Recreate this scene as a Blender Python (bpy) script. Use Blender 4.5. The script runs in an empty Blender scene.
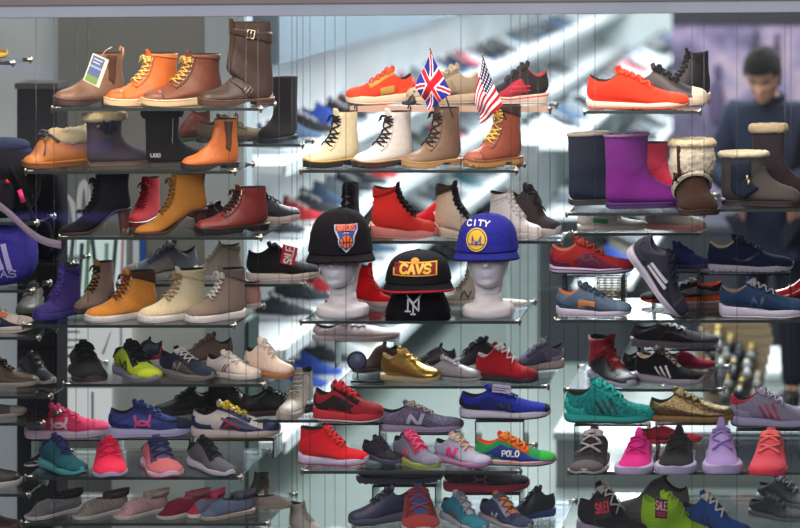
import bpy, math, random
import numpy as np
from mathutils import Vector, Matrix
from mathutils.bvhtree import BVHTree
random.seed(7)
RNG = np.random.default_rng(5)
scn = bpy.context.scene
COL = scn.collection
PI = math.pi

# ------------------------------------------------------------------ place
PPM = 320.0            # pixels per metre on the plane of the front shelf edges (y = 0)
DIST = 8.0             # camera distance to that plane
VX, VY = 860.0, -100.0 # where lines going straight into the shop meet in the photograph
ZC = 1.25              # height above the shop floor of the middle of the frame
CX = (VX-400)/PPM
CZ = (264-VY)/PPM + ZC

def at(px, py, Y=0.0):
    k = (DIST+Y)/DIST/PPM
    return (CX+(px-VX)*k, Y, CZ-(py-VY)*k)
def xat(px, Y): return at(px, 0, Y)[0]
def zat(py, Y): return at(0, py, Y)[2]
def view_turn(X, Y=0.1):
    return math.atan2(CX-X, DIST+Y)

# ------------------------------------------------------------------ materials
def lin(h):
    if isinstance(h, str):
        h = h.lstrip('#'); c = [int(h[i:i+2], 16)/255 for i in (0, 2, 4)]
    else: c = list(h)
    return tuple(x/12.92 if x <= .04045 else ((x+.055)/1.055)**2.4 for x in c)+(1.0,)
_m = {}
KINDS = {  # roughness, noise scale, bump, colour variation, specular, sheen, metallic
 'leather': (.42, 22, .10, .09, .38, 0, 0), 'suede': (.92, 60, .25, .14, .12, .05, 0),
 'knit': (.85, 150, .35, .18, .15, .03, 0), 'mesh': (.75, 220, .4, .22, .25, 0, 0),
 'rubber': (.6, 30, .05, .06, .35, 0, 0), 'foam': (.65, 40, .04, .04, .3, 0, 0),
 'patent': (.15, 8, .02, .03, .6, 0, 0), 'metallic': (.32, 40, .12, .12, .5, 0, 1),
 'fur': (1, 70, .5, .12, .05, .1, 0), 'cloth': (.9, 120, .3, .12, .12, .0, 0),
 'plastic': (.35, 5, .0, .02, .5, 0, 0), 'lace': (.85, 300, .4, .1, .2, 0, 0),
 'paint': (.55, 3, .02, .06, .3, 0, 0), 'metal': (.28, 30, .03, .05, .5, 0, 1),
 'skin': (.5, 40, .03, .06, .4, 0, 0), 'print': (.5, 1, 0, 0, .3, 0, 0),
 'glitter': (.45, 260, .6, .8, .6, 0, .3), 'snake': (.3, 45, .3, .6, .6, 0, .8),
 'mottle': (.8, 45, .2, .55, .2, 0, 0)}
def mat(c, kind='leather'):
    key = (str(c), kind)
    if key in _m: return _m[key]
    ro, ns, bp, va, sp, sh, me = KINDS[kind]
    m = bpy.data.materials.new(kind+'_'+str(c).strip('#')); m.use_nodes = True
    nt = m.node_tree; b = nt.nodes['Principled BSDF']
    L = lin(c)
    b.inputs['Roughness'].default_value = ro
    b.inputs['Specular IOR Level'].default_value = sp
    b.inputs['Metallic'].default_value = me
    b.inputs['Sheen Weight'].default_value = sh
    b.inputs['Base Color'].default_value = L
    if va > 0 or bp > 0:
        tc = nt.nodes.new('ShaderNodeTexCoord'); n = nt.nodes.new('ShaderNodeTexNoise')
        n.inputs['Scale'].default_value = ns; n.inputs['Detail'].default_value = 4
        nt.links.new(tc.outputs['Object'], n.inputs['Vector'])
        if va > 0:
            r = nt.nodes.new('ShaderNodeMapRange'); r.inputs[1].default_value = .3; r.inputs[2].default_value = .7
            r.inputs[3].default_value = 1-va; r.inputs[4].default_value = 1+va
            nt.links.new(n.outputs['Fac'], r.inputs[0])
            mx = nt.nodes.new('ShaderNodeVectorMath'); mx.operation = 'SCALE'
            mx.inputs[0].default_value = L[:3]
            nt.links.new(r.outputs[0], mx.inputs['Scale'])
            nt.links.new(mx.outputs[0], b.inputs['Base Color'])
        if bp > 0:
            bu = nt.nodes.new('ShaderNodeBump'); bu.inputs['Strength'].default_value = bp
            bu.inputs['Distance'].default_value = .01 if kind != 'fur' else .02
            nt.links.new(n.outputs['Fac'], bu.inputs['Height']); nt.links.new(bu.outputs[0], b.inputs['Normal'])
    _m[key] = m
    return m
def clear_mat(name, tint, gloss=1.0, rough=.02, ior=1.45, fixed=None):
    if name in _m: return _m[name]
    m = bpy.data.materials.new(name); m.use_nodes = True; nt = m.node_tree
    nt.nodes.clear(); o = nt.nodes.new('ShaderNodeOutputMaterial')
    t = nt.nodes.new('ShaderNodeBsdfTransparent'); t.inputs[0].default_value = tint+(1,)
    g = nt.nodes.new('ShaderNodeBsdfGlossy'); g.inputs['Roughness'].default_value = rough
    x = nt.nodes.new('ShaderNodeMixShader'); f = nt.nodes.new('ShaderNodeFresnel'); f.inputs[0].default_value = ior
    mu = nt.nodes.new('ShaderNodeMath'); mu.operation = 'MULTIPLY'; mu.inputs[1].default_value = gloss
    if fixed is None: nt.links.new(f.outputs[0], mu.inputs[0]); nt.links.new(mu.outputs[0], x.inputs[0])
    else: x.inputs[0].default_value = fixed
    nt.links.new(t.outputs[0], x.inputs[1]); nt.links.new(g.outputs[0], x.inputs[2])
    nt.links.new(x.outputs[0], o.inputs[0]); _m[name] = m
    return m
def glow_mat(name, c, s):
    if name in _m: return _m[name]
    m = bpy.data.materials.new(name); m.use_nodes = True; nt = m.node_tree; nt.nodes.clear()
    o = nt.nodes.new('ShaderNodeOutputMaterial'); e = nt.nodes.new('ShaderNodeEmission')
    e.inputs[0].default_value = lin(c); e.inputs[1].default_value = s
    nt.links.new(e.outputs[0], o.inputs[0]); _m[name] = m
    return m

# ------------------------------------------------------------------ meshes
class MB:
    def __init__(s): s.v = []; s.f = []; s.mi = []
    def add(s, vs, fs, mi=0):
        b = len(s.v); s.v.extend([tuple(map(float, q)) for q in vs])
        s.f.extend([tuple(b+i for i in f) for f in fs]); s.mi.extend([mi]*len(fs))
        return s
    def grid(s, P, cu=False, cv=False, mi=0, flip=False):
        P = np.asarray(P); nu, nv = P.shape[:2]; fs = []
        for i in range(nu-(0 if cu else 1)):
            for j in range(nv-(0 if cv else 1)):
                a = i*nv+j; b = i*nv+(j+1) % nv; c = ((i+1) % nu)*nv+(j+1) % nv; d = ((i+1) % nu)*nv+j
                fs.append((a, d, c, b) if flip else (a, b, c, d))
        return s.add(P.reshape(-1, 3), fs, mi)
    def box(s, lo, hi, mi=0):
        (x0, y0, z0), (x1, y1, z1) = lo, hi
        return s.add([(x0,y0,z0),(x1,y0,z0),(x1,y1,z0),(x0,y1,z0),(x0,y0,z1),(x1,y0,z1),(x1,y1,z1),(x0,y1,z1)],
              [(0,3,2,1),(4,5,6,7),(0,1,5,4),(1,2,6,5),(2,3,7,6),(3,0,4,7)], mi)
    def tube(s, pts, r, n=6, closed=False, mi=0, flat=1.0):
        pts = [Vector(p) for p in pts]; N = len(pts); rings = []
        up = Vector((0, 0, 1)); prev = None
        rr = r if hasattr(r, '__len__') else [r]*N
        for i, p in enumerate(pts):
            a = pts[(i-1) % N] if (closed or i > 0) else p
            b = pts[(i+1) % N] if (closed or i < N-1) else p
            t = (b-a).normalized() if (b-a).length > 1e-9 else Vector((1, 0, 0))
            if prev is None:
                q = up if abs(t.dot(up)) < .9 else Vector((0, 1, 0)); u = t.cross(q).normalized()
            else:
                u = (prev-t*prev.dot(t)); u = u.normalized() if u.length > 1e-6 else t.cross(up).normalized()
            prev = u; w = t.cross(u)
            rings.append([p+(u*math.cos(2*PI*k/n)+w*flat*math.sin(2*PI*k/n))*rr[i] for k in range(n)])
        b0 = len(s.v); s.grid(np.array([[tuple(q) for q in R] for R in rings]), cu=closed, cv=True, mi=mi)
        if not closed:
            s.f.append(tuple(b0+k for k in range(n))[::-1]); s.f.append(tuple(b0+(N-1)*n+k for k in range(n))); s.mi += [mi, mi]
        return s
    def lathe(s, prof, n=24, c=(0, 0), mi=0, sy=1.0):
        P = [[(c[0]+r*math.cos(2*PI*k/n), c[1]+sy*r*math.sin(2*PI*k/n), z) for k in range(n)] for r, z in prof]
        return s.grid(np.array(P), cv=True, mi=mi)
    def build(s, name, mats, parent=None, smooth=True, loc=None, **tags):
        me = bpy.data.meshes.new(name); me.from_pydata(s.v, [], s.f)
        if not isinstance(mats, (list, tuple)): mats = [mats]
        for m in mats: me.materials.append(m)
        if len(mats) > 1: me.polygons.foreach_set('material_index', s.mi)
        if smooth: me.polygons.foreach_set('use_smooth', [True]*len(me.polygons))
        me.update()
        o = bpy.data.objects.new(name, me); COL.objects.link(o)
        if parent is not None: o.parent = parent
        if loc is not None: o.location = loc
        for k, v in tags.items(): o[k] = v
        return o
def empty(name, label, cat, loc=(0, 0, 0), rz=0, group=None):
    o = bpy.data.objects.new(name, None); COL.objects.link(o); o.location = loc; o.rotation_euler = (0, 0, rz)
    o.empty_display_size = .02
    o['label'] = label; o['category'] = cat
    if group: o['group'] = group
    return o
def tag(o, label, cat, group=None):
    o['label'] = label; o['category'] = cat
    if group: o['group'] = group
    return o
def rbox(w, d, h, r=.2, e=4.0, nu=20, nv=14):
    """rounded block centred on x and y, standing on z = 0"""
    P = []
    for i in range(nv+1):
        ph = -PI/2+PI*i/nv; row = []
        cz = math.copysign(abs(math.sin(ph))**(2/e), math.sin(ph)); cr_ = abs(math.cos(ph))**(2/e)
        for j in range(nu):
            th = 2*PI*j/nu
            cx = math.copysign(abs(math.cos(th))**(2/e), math.cos(th)); cy = math.copysign(abs(math.sin(th))**(2/e), math.sin(th))
            row.append((w/2*cr_*cx, d/2*cr_*cy, h/2+h/2*cz))
        P.append(row)
    return np.array(P)

# ------------------------------------------------------------------ stroke letters (unit square)
FONT = {
 'A': [[(0,0),(.5,1),(1,0)],[(.2,.38),(.8,.38)]], 'C': [[(1,.85),(.7,1),(.3,1),(0,.7),(0,.3),(.3,0),(.7,0),(1,.15)]],
 'D': [[(0,0),(0,1),(.6,1),(1,.7),(1,.3),(.6,0),(0,0)]], 'E': [[(1,1),(0,1),(0,0),(1,0)],[(0,.52),(.8,.52)]],
 'G': [[(1,.85),(.7,1),(.3,1),(0,.7),(0,.3),(.3,0),(.7,0),(1,.2),(1,.5),(.6,.5)]], 'I': [[(.5,0),(.5,1)]],
 'K': [[(0,0),(0,1)],[(1,1),(0,.45)],[(.3,.6),(1,0)]], 'L': [[(0,1),(0,0),(.9,0)]],
 'N': [[(0,0),(0,1),(1,0),(1,1)]], 'O': [[(.3,0),(0,.3),(0,.7),(.3,1),(.7,1),(1,.7),(1,.3),(.7,0),(.3,0)]],
 'P': [[(0,0),(0,1),(.7,1),(1,.85),(1,.6),(.7,.45),(0,.45)]], 'R': [[(0,0),(0,1),(.7,1),(1,.85),(1,.6),(.7,.48),(0,.48)],[(.5,.48),(1,0)]],
 'S': [[(1,.85),(.7,1),(.25,1),(0,.8),(.1,.58),(.9,.42),(1,.2),(.75,0),(.3,0),(0,.15)]], 'T': [[(0,1),(1,1)],[(.5,1),(.5,0)]],
 'U': [[(0,1),(0,.3),(.3,0),(.7,0),(1,.3),(1,1)]], 'V': [[(0,1),(.5,0),(1,1)]], 'Y': [[(0,1),(.5,.5),(1,1)],[(.5,.5),(.5,0)]],
 '!': [[(.5,1),(.5,.3)],[(.5,.12),(.5,0)]], 'H': [[(0,0),(0,1)],[(1,0),(1,1)],[(0,.5),(1,.5)]], ' ': []}
def word(txt, x, z, w, h, gap=.25, lean=0):
    n = len(txt); cw = w/(n+gap*(n-1)); out = []
    for i, ch in enumerate(txt):
        ox = x+i*cw*(1+gap)
        for s in FONT[ch]: out.append([(ox+p[0]*cw+lean*p[1]*h, z+p[1]*h) for p in s])
    return out
def bars(quads):  # list of (x0,z0,x1,z1)
    return [[(a, b), (c, d)] for a, b, c, d in quads]
def arc(cx, cz, r, a0, a1, n=10, rz=None):
    rz = r if rz is None else rz
    return [(cx+r*math.cos(math.radians(a0+(a1-a0)*i/n)), cz+rz*math.sin(math.radians(a0+(a1-a0)*i/n))) for i in range(n+1)]
def densify(s, step=.03):
    out = [s[0]]
    for a, b in zip(s[:-1], s[1:]):
        n = max(1, int(math.hypot(b[0]-a[0], b[1]-a[1])/step))
        out += [(a[0]+(b[0]-a[0])*i/n, a[1]+(b[1]-a[1])*i/n) for i in range(1, n+1)]
    return out
def ribbon(mb, stroke, w, put, mi=0, step=.03):
    """a band of width w along a 2-D stroke; put(x, z) gives the 3-D point"""
    s = densify(stroke, step); rows = []
    for i, p in enumerate(s):
        a = s[max(0, i-1)]; b = s[min(len(s)-1, i+1)]
        dx, dz = b[0]-a[0], b[1]-a[1]; l = math.hypot(dx, dz) or 1
        e = w/2*(1 if 0 < i < len(s)-1 else 1)
        ox = (dx/l)*w*.4*(-1 if i == 0 else (1 if i == len(s)-1 else 0)); oz = (dz/l)*w*.4*(-1 if i == 0 else (1 if i == len(s)-1 else 0))
        rows.append([put(p[0]+ox-dz/l*e, p[1]+oz+dx/l*e), put(p[0]+ox, p[1]+oz), put(p[0]+ox+dz/l*e, p[1]+oz-dx/l*e)])
    if any(q is None for r in rows for q in r):
        rows = [r for r in rows if all(q is not None for q in r)]
    if len(rows) > 1: mb.grid(np.array(rows), mi=mi)
# ------------------------------------------------------------------ shoes
def cr(pts, n):
    P = np.asarray(pts, float)
    if P.ndim == 1: P = P[:, None]
    K = len(P); Q = np.vstack([2*P[0]-P[1], P, 2*P[-1]-P[-2]]); out = []
    for i in range(n+1):
        t = i/n*(K-1); k = min(int(t), K-2); f = t-k
        a, b, c, d = Q[k], Q[k+1], Q[k+2], Q[k+3]
        out.append(.5*((2*b)+(c-a)*f+(2*a-5*b+4*c-d)*f*f+(3*b-a-3*c+d)*f**3))
    return np.array(out)

PLAN = np.array([(0,0),(.012,.055),(.04,.088),(.09,.112),(.16,.122),(.28,.118),(.4,.122),(.52,.142),(.64,.163),(.74,.168),(.83,.158),(.9,.132),(.955,.092),(.985,.05),(1,0)])
def plan(x): return np.interp(x, PLAN[:, 0], PLAN[:, 1])

LOW_B = [(.985,0),(.95,0),(.89,0),(.80,0),(.70,0),(.59,0),(.48,0),(.36,0),(.24,0),(.12,0),(.03,.05)]
def last_low(ts, hs, top=.38, heel=.32, toe=1.0, slim=1.0):
    T = [(.996,ts+.01),(.984,ts+.05*toe),(.94,ts+.082*toe),(.865,ts+.1*toe),(.77,ts+.12*toe),(.67,ts+.155*toe),
         (.575,.5*(ts+.16*toe)+.5*(top-.075)),(.49,top-.055),(.42,top-.025),(.38,top-.01),(.36,top-.004),(.35,top),(.343,top+.003)]
    zb = lambda x: (ts if x > .5 else hs)-.03
    B = [(x, zb(x)+(z if x < .1 else 0)) for x, z in LOW_B]+[(.002,.6*hs+.4*heel),(.03,heel)]
    W = [.02,.088,.130,.154,.162,.158,.145*slim,.132*slim,.122*slim,.118,.114,.104,.082]
    SK = [.3,.6,.8,.85,.85,.8,.7,.5,.3,.15,.1,0,0]
    return T, B, W, SK
def last_slip(ts, hs, top=.25, heel=.25, toe=1.0):
    T = [(.992,ts),(.978,ts+.035*toe),(.935,ts+.07*toe),(.865,ts+.1*toe),(.78,top-.045),(.72,top-.02),(.68,top-.005),(.65,top),(.63,top+.005),(.61,top+.005),(.60,top+.005),(.595,top+.005),(.59,top+.006)]
    T = [(a, max(b, ts)) for a, b in T]
    zb = lambda x: (ts if x > .5 else hs)-.03
    B = [(x, zb(x)+(z if x < .1 else 0)) for x, z in LOW_B]+[(.002,.6*hs+.4*heel),(.02,heel)]
    W = [.02,.088,.130,.154,.160,.158,.15,.14,.13,.122,.118,.11,.095]
    SK = [.3,.6,.8,.85,.8,.7,.6,.4,.2,.1,0,0,0]
    return T, B, W, SK
def last_boot(ts, hs, top=.66, toe=1.0, shaft=.112, x0=.03, x1=.42, mid=False, flare=0):
    T = [(.992,ts),(.98,ts+.045*toe),(.94,ts+.09*toe),(.87,ts+.115*toe),(.78,ts+.135*toe),(.69,ts+.17*toe),
         (.60,ts+.225),(.525,ts+.29),(x1+.05,ts+.36),(x1+.015,.4*top+.6*(ts+.36)+.02),(x1,.6*top+.4*(ts+.36)),(x1,.8*top+.2*(ts+.36)),(x1+flare,top)]
    zb = lambda x: (ts if x > .5 else hs)-.03
    B = [(.985,zb(1)),(.95,zb(1)),(.88,zb(1)),(.77,zb(1)),(.64,zb(1)),(.48,zb(0)),(.30,zb(0)),(.13,zb(0)),(.02,hs+.03),(0,.22+hs*.3),(x0-.005,.45*top+.1),(x0,.72*top+.05),(x0-flare,top-.01)]
    W = [.02,.09,.132,.156,.164,.158,.142,.124,.116,.104,shaft-.008,shaft-.002,shaft]
    SK = [.3,.6,.8,.85,.85,.8,.6,.3,.1,0,0,0,0]
    return T, B, W, SK
def last_sheep(ts, hs, top=.95, shaft=.165):
    T = [(.992,ts),(.98,ts+.07),(.94,ts+.135),(.87,ts+.18),(.78,ts+.21),(.70,ts+.245),(.62,ts+.30),(.56,ts+.38),(.535,ts+.47),(.53,.6*top),(.535,.75*top),(.54,.88*top),(.545,top)]
    zb = ts-.02
    B = [(.985,zb),(.95,zb),(.87,zb),(.76,zb),(.62,zb),(.46,zb),(.28,zb),(.11,zb),(0,hs+.05),(-.005,.3),(-.005,.5*top+.02),(-.012,.75*top),(-.02,top-.015)]
    W = [.02,.10,.145,.166,.172,.168,.158,.15,.148,.15,.155,.16,shaft]
    SK = [.3,.6,.8,.8,.8,.7,.5,.3,.1,0,0,0,0]
    return T, B, W, SK
def last_heel(hh=.30, top=.86):
    T = [(.995,.035),(.98,.075),(.93,.115),(.86,.14),(.78,.175),(.70,.24),(.63,.32),(.57,.40),(.525,.49),(.50,.58),(.485,.68),(.475,.78),(.475,top)]
    B = [(.985,.01),(.95,.01),(.88,.01),(.78,.01),(.66,.02),(.52,.09),(.36,.19),(.19,hh-.03),(.05,hh+.02),(.01,hh+.10),(.035,hh+.25),(.045,top-.15),(.03,top-.01)]
    W = [.015,.07,.11,.135,.145,.135,.115,.10,.10,.095,.098,.106,.115]
    SK = [.3,.6,.8,.85,.8,.7,.5,.3,.1,0,0,0,0]
    return T, B, W, SK

class Last:
    N, M = 44, 36
    def __init__(s, spec, dip=.03, fur=False):
        T, B, W, SK = spec; N, M = s.N, s.M
        s.T = cr(T, N); s.B = cr(B, N); W = np.maximum(cr(W, N)[:, 0], .004); SK = cr(SK, N)[:, 0]
        ph = -PI+2*PI*np.arange(M+1)/M; s.ph = ph
        P = np.zeros((N+1, M+1, 3))
        for i in range(N+1):
            pw = ph+.5*SK[i]*np.sin(ph); u = (1-np.cos(pw))/2
            ax = s.T[i][None]+(s.B[i]-s.T[i])[None]*u[:, None]
            P[i, :, 0] = ax[:, 0]; P[i, :, 2] = ax[:, 1]
            P[i, :, 1] = W[i]*np.sign(np.sin(ph))*np.abs(np.sin(ph))**.88
            t = i/N; q = max(0, (t-.78)/.22); P[i, :, 2] -= dip*np.sin(ph)**2*q*q
        s.P = P
        du = np.gradient(P, axis=0); dv = np.gradient(P, axis=1)
        n = np.cross(dv, du); l = np.linalg.norm(n, axis=2, keepdims=True); l[l < 1e-9] = 1; n = n/l
        c = P[:, :-1].mean(axis=1, keepdims=True)
        sg = np.sign(np.sum(n*(P-c))) or 1
        s.Nr = n*sg
        s.bvh = None
    def S(s, t, ph, off=0):
        i = min(max(t, 0), 1)*s.N; j = (ph+PI)/(2*PI)*s.M; j = min(max(j, 0), s.M)
        i0 = min(int(i), s.N-1); j0 = min(int(j), s.M-1); a = i-i0; b = j-j0
        w = ((1-a)*(1-b), (1-a)*b, a*(1-b), a*b)
        P = s.P; Q = s.Nr
        p = w[0]*P[i0, j0]+w[1]*P[i0, j0+1]+w[2]*P[i0+1, j0]+w[3]*P[i0+1, j0+1]
        if off:
            n = w[0]*Q[i0, j0]+w[1]*Q[i0, j0+1]+w[2]*Q[i0+1, j0]+w[3]*Q[i0+1, j0+1]
            p = p+n*off
        return p
    def mesh(s):
        mb = MB(); mb.grid(s.P[:, :-1], cv=True)
        mb.f.append(tuple(range(s.M))); mb.mi.append(0)
        return mb
    def side(s, x, z, sd, off=.004):
        if s.bvh is None:
            m = s.mesh(); s.bvh = BVHTree.FromPolygons([Vector(v) for v in m.v], m.f)
        h = s.bvh.ray_cast(Vector((x, sd*1.0, z)), Vector((0, -sd, 0)))
        if h[0] is None: return None
        return (h[0].x, h[0].y+sd*off, h[0].z)
    def patch(s, F, nu=10, nv=12, off=.007, mb=None):
        mb = mb or MB(); rows = []
        for i in range(-1, nu+2):
            r = []
            for j in range(-1, nv+2):
                e = (i < 0 or j < 0 or i > nu or j > nv)
                t, ph = F(min(max(i, 0), nu)/nu, min(max(j, 0), nv)/nv)
                r.append(s.S(t, ph, -.004 if e else off))
            rows.append(r)
        return mb.grid(np.array(rows))

def sole_layer(zb, zt, grow=.0, n=56, ripple=None, x0=0.0, x1=1.0, tuck=.93, scale=1.0, mb=None):
    rows = []
    for i in range(n+1):
        q = (1-math.cos(PI*i/n))/2; x = x0+(x1-x0)*(.35*i/n+.65*q)
        w = plan(x)*scale
        if grow: w = w+grow*min(1, math.sqrt(max(0, (x-x0)*(x1-x))*14))
        X = .5+(x-.5)*(1+2*grow)
        w = max(w, .0015); b, t = zb(x), zt(x)
        if x0 > 0 or x1 < 1: w = max(w, .01)
        if t < b+.002: t = b+.002
        h = t-b; k = (1+(ripple*.5*(1+math.sin(x*150)) if ripple else 0))
        pr = [(-tuck, b), (-.985, b+.18*h), (-1.0*k, b+.5*h), (-.985, t-.15*h), (-.94, t), (.94, t), (.985, t-.15*h), (1.0*k, b+.5*h), (.985, b+.18*h), (tuck, b)]
        rows.append([(X, a*w, z) for a, z in pr])
    mb = mb or MB(); b0 = len(mb.v); m = len(rows[0])
    mb.grid(np.array(rows), cv=True); mb.f += [tuple(b0+k for k in range(m))[::-1], tuple(b0+n*m+k for k in range(m))]; mb.mi += [0, 0]
    return mb
def spring(x, a=.035, b=.018):
    return a*max(0, (x-.68)/.32)**2+b*max(0, (.15-x)/.15)**2+.022*max(0, (x-.95)/.05)**2+.02*max(0, (.04-x)/.04)**2

def make_sole(o, root, kind, c):
    """o: options; c(key, default) gives a colour"""
    part = lambda mb, nm, col, kd='rubber', **k: mb.build(nm, mat(col, kd), root, **k)
    sc = c('sole', '#e9e6e0'); oc = c('out', sc)
    if kind in ('run', 'thin', 'boost', 'wing'):
        hs, ms = {'wing': (.17, .15), 'run': (.118, .08), 'thin': (.09, .068), 'boost': (.13, .09)}[kind]
        top = lambda x: ms+(hs-ms)*(1-min(1, x/.6))**1.0+.012*math.sin(PI*min(1, max(0, (x-.6)/.4)))+spring(x, .03, 0)
        part(sole_layer(lambda x: .016+spring(x), top, .03 if kind == 'wing' else .004, ripple=o.get('ripple')), 'midsole', sc, 'foam')
        teeth = o.get('teeth')
        zb = (lambda x: spring(x)+(.012 if (math.sin(x*95) > 0) else 0)) if teeth else (lambda x: spring(x))
        part(sole_layer(zb, lambda x: .02+spring(x), .001, n=90 if teeth else 50), 'outsole', oc)
        if o.get('stripe'):
            part(sole_layer(lambda x: top(x)-.035, lambda x: top(x)-.018, .008), 'midsole_stripe', o['stripe'], 'foam')
    elif kind == 'cup':
        h = o.get('cup', .085)
        part(sole_layer(lambda x: .01+spring(x, .02, .008), lambda x: h+spring(x, .02, 0), .008, tuck=.97), 'midsole', sc, 'rubber')
        part(sole_layer(lambda x: spring(x, .02, .008), lambda x: .012+spring(x, .02, .008), .006), 'outsole', oc)
    elif kind == 'lug':
        def zb(x):
            b = spring(x, .03, .0)
            if .27 < x < .40: return .045
            return b+(.022 if math.sin(x*115) > .1 else 0)
        part(sole_layer(zb, lambda x: .085+spring(x, .025, 0), .012, n=110, tuck=.99), 'outsole', oc)
        part(sole_layer(lambda x: .082+spring(x, .025, 0), lambda x: .098+spring(x, .025, 0), .020, tuck=1), 'welt', c('welt', sc), 'leather')
    elif kind == 'wedge':
        part(sole_layer(lambda x: spring(x, .025, .005), lambda x: .075+.03*(1-min(1, x/.5))+spring(x, .025, 0), .016, tuck=1), 'outsole', sc, 'foam')
        part(sole_layer(lambda x: .072+.03*(1-min(1, x/.5))+spring(x, .025, 0), lambda x: .086+.03*(1-min(1, x/.5))+spring(x, .025, 0), .021, tuck=1), 'welt', c('welt', sc), 'leather')
    elif kind == 'dress':
        part(sole_layer(lambda x: .045 if x < .4 else max(0.0, .045-(x-.4)*.25)+spring(x, .03, 0), lambda x: .07+spring(x, .03, 0), .014, tuck=1), 'outsole', oc)
        part(sole_layer(lambda x: 0, lambda x: .048, .006, x0=0, x1=.27, tuck=1, n=24), 'heel_block', oc)
        part(sole_layer(lambda x: .068+spring(x, .03, 0), lambda x: .08+spring(x, .03, 0), .018, tuck=1), 'welt', c('welt', sc), 'leather')
    elif kind == 'flat':
        part(sole_layer(lambda x: spring(x, .012, .004), lambda x: .055+spring(x, .012, 0), .012, tuck=1, scale=1.03), 'outsole', oc)
        part(sole_layer(lambda x: .052+spring(x, .012, 0), lambda x: .072+spring(x, .012, 0), .016, tuck=1, scale=1.03), 'foxing', sc)
    elif kind == 'heel':
        hh = o.get('hh', .30)
        f = lambda x: hh*(1-min(1, max(0, (x-.18)/.46))**1) if x < .64 else 0
        g = lambda x: f(x) if x < .18 else hh*(.5+.5*math.cos(PI*min(1, (x-.18)/.47)))
        part(sole_layer(lambda x: g(x)-.0+(.0), lambda x: g(x)+.035, .006, tuck=.98), 'outsole', oc)
        rows = []
        for i in range(7):
            q = i/6; z = hh*(1-q)+.01*(1-q); w = .085-.03*q**.6; xb = .01+.035*q**.7; xf = .21-.05*q**.5
            rows.append([(xb+(xf-xb)*(.5-.5*math.cos(a)) , w*math.sin(a), z) for a in [2*PI*k/18 for k in range(18)]])
        mb = MB(); mb.grid(np.array(rows), cv=True); mb.f += [tuple(range(18)), tuple(range(6*18, 7*18))[::-1]]; mb.mi += [0, 0]
        part(mb, 'heel_block', c('heelc', oc), 'leather')
SOLE_TOP = {'run': (.09, .12), 'thin': (.075, .09), 'boost': (.1, .13), 'wing': (.13, .15), 'cup': (.085, .085), 'lug': (.1, .1), 'wedge': (.085, .115), 'dress': (.08, .08), 'flat': (.07, .07), 'heel': (.03, .3)}

def logo_strokes(kind):
    if kind == 'stripes': return [[(.44+.075*i, .115+.0*i), (.36+.075*i, .235+.012*i)] for i in range(3)], .03
    if kind == 'stripes_low': return [[(.47+.07*i, .11), (.40+.07*i, .21)] for i in range(3)], .028
    if kind == 'N': return [[(.37,.11),(.40,.23),(.475,.11),(.505,.23)]], .033
    if kind == 'swoosh': return [[(.33,.17),(.40,.135),(.48,.155),(.60,.225),(.66,.26)]], .03
    if kind == 'armour': return [arc(.42,.228,.068,170,370,12,.075), arc(.42,.122,.068,-10,190,12,.075)], .020
    if kind == 'armour_low': return [arc(.44,.235,.065,195,345,8), arc(.44,.12,.065,15,165,8)], .022
    if kind == 'chevron': return [[(.36,.245),(.45,.205),(.56,.13)], [(.36,.12),(.42,.16),(.47,.195)]], .034
    if kind == 'river': return [[(.30,.16),(.37,.21),(.44,.165),(.52,.20),(.60,.15)], [(.40,.25),(.42,.18)], [(.50,.245),(.50,.19)]], .03
    if kind == 'tab': return [[(.35,.175),(.49,.155)]], .085
    if kind == 'polo': return word('POLO', .37, .12, .24, .085, .3), .02
    if kind == 'two': return [[(.38,.10),(.45,.23)],[(.43,.10),(.50,.23)]], .02
    if kind == 'dot': return [[(.12,.17),(.17,.17)]], .03
    if kind == 'bar': return [[(.30,.20),(.56,.20)],[(.30,.15),(.6,.15)]], .022
    if kind == 'zig': return [[(.34,.24),(.42,.13),(.50,.25),(.58,.14)]], .03
    return [], .02

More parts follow.
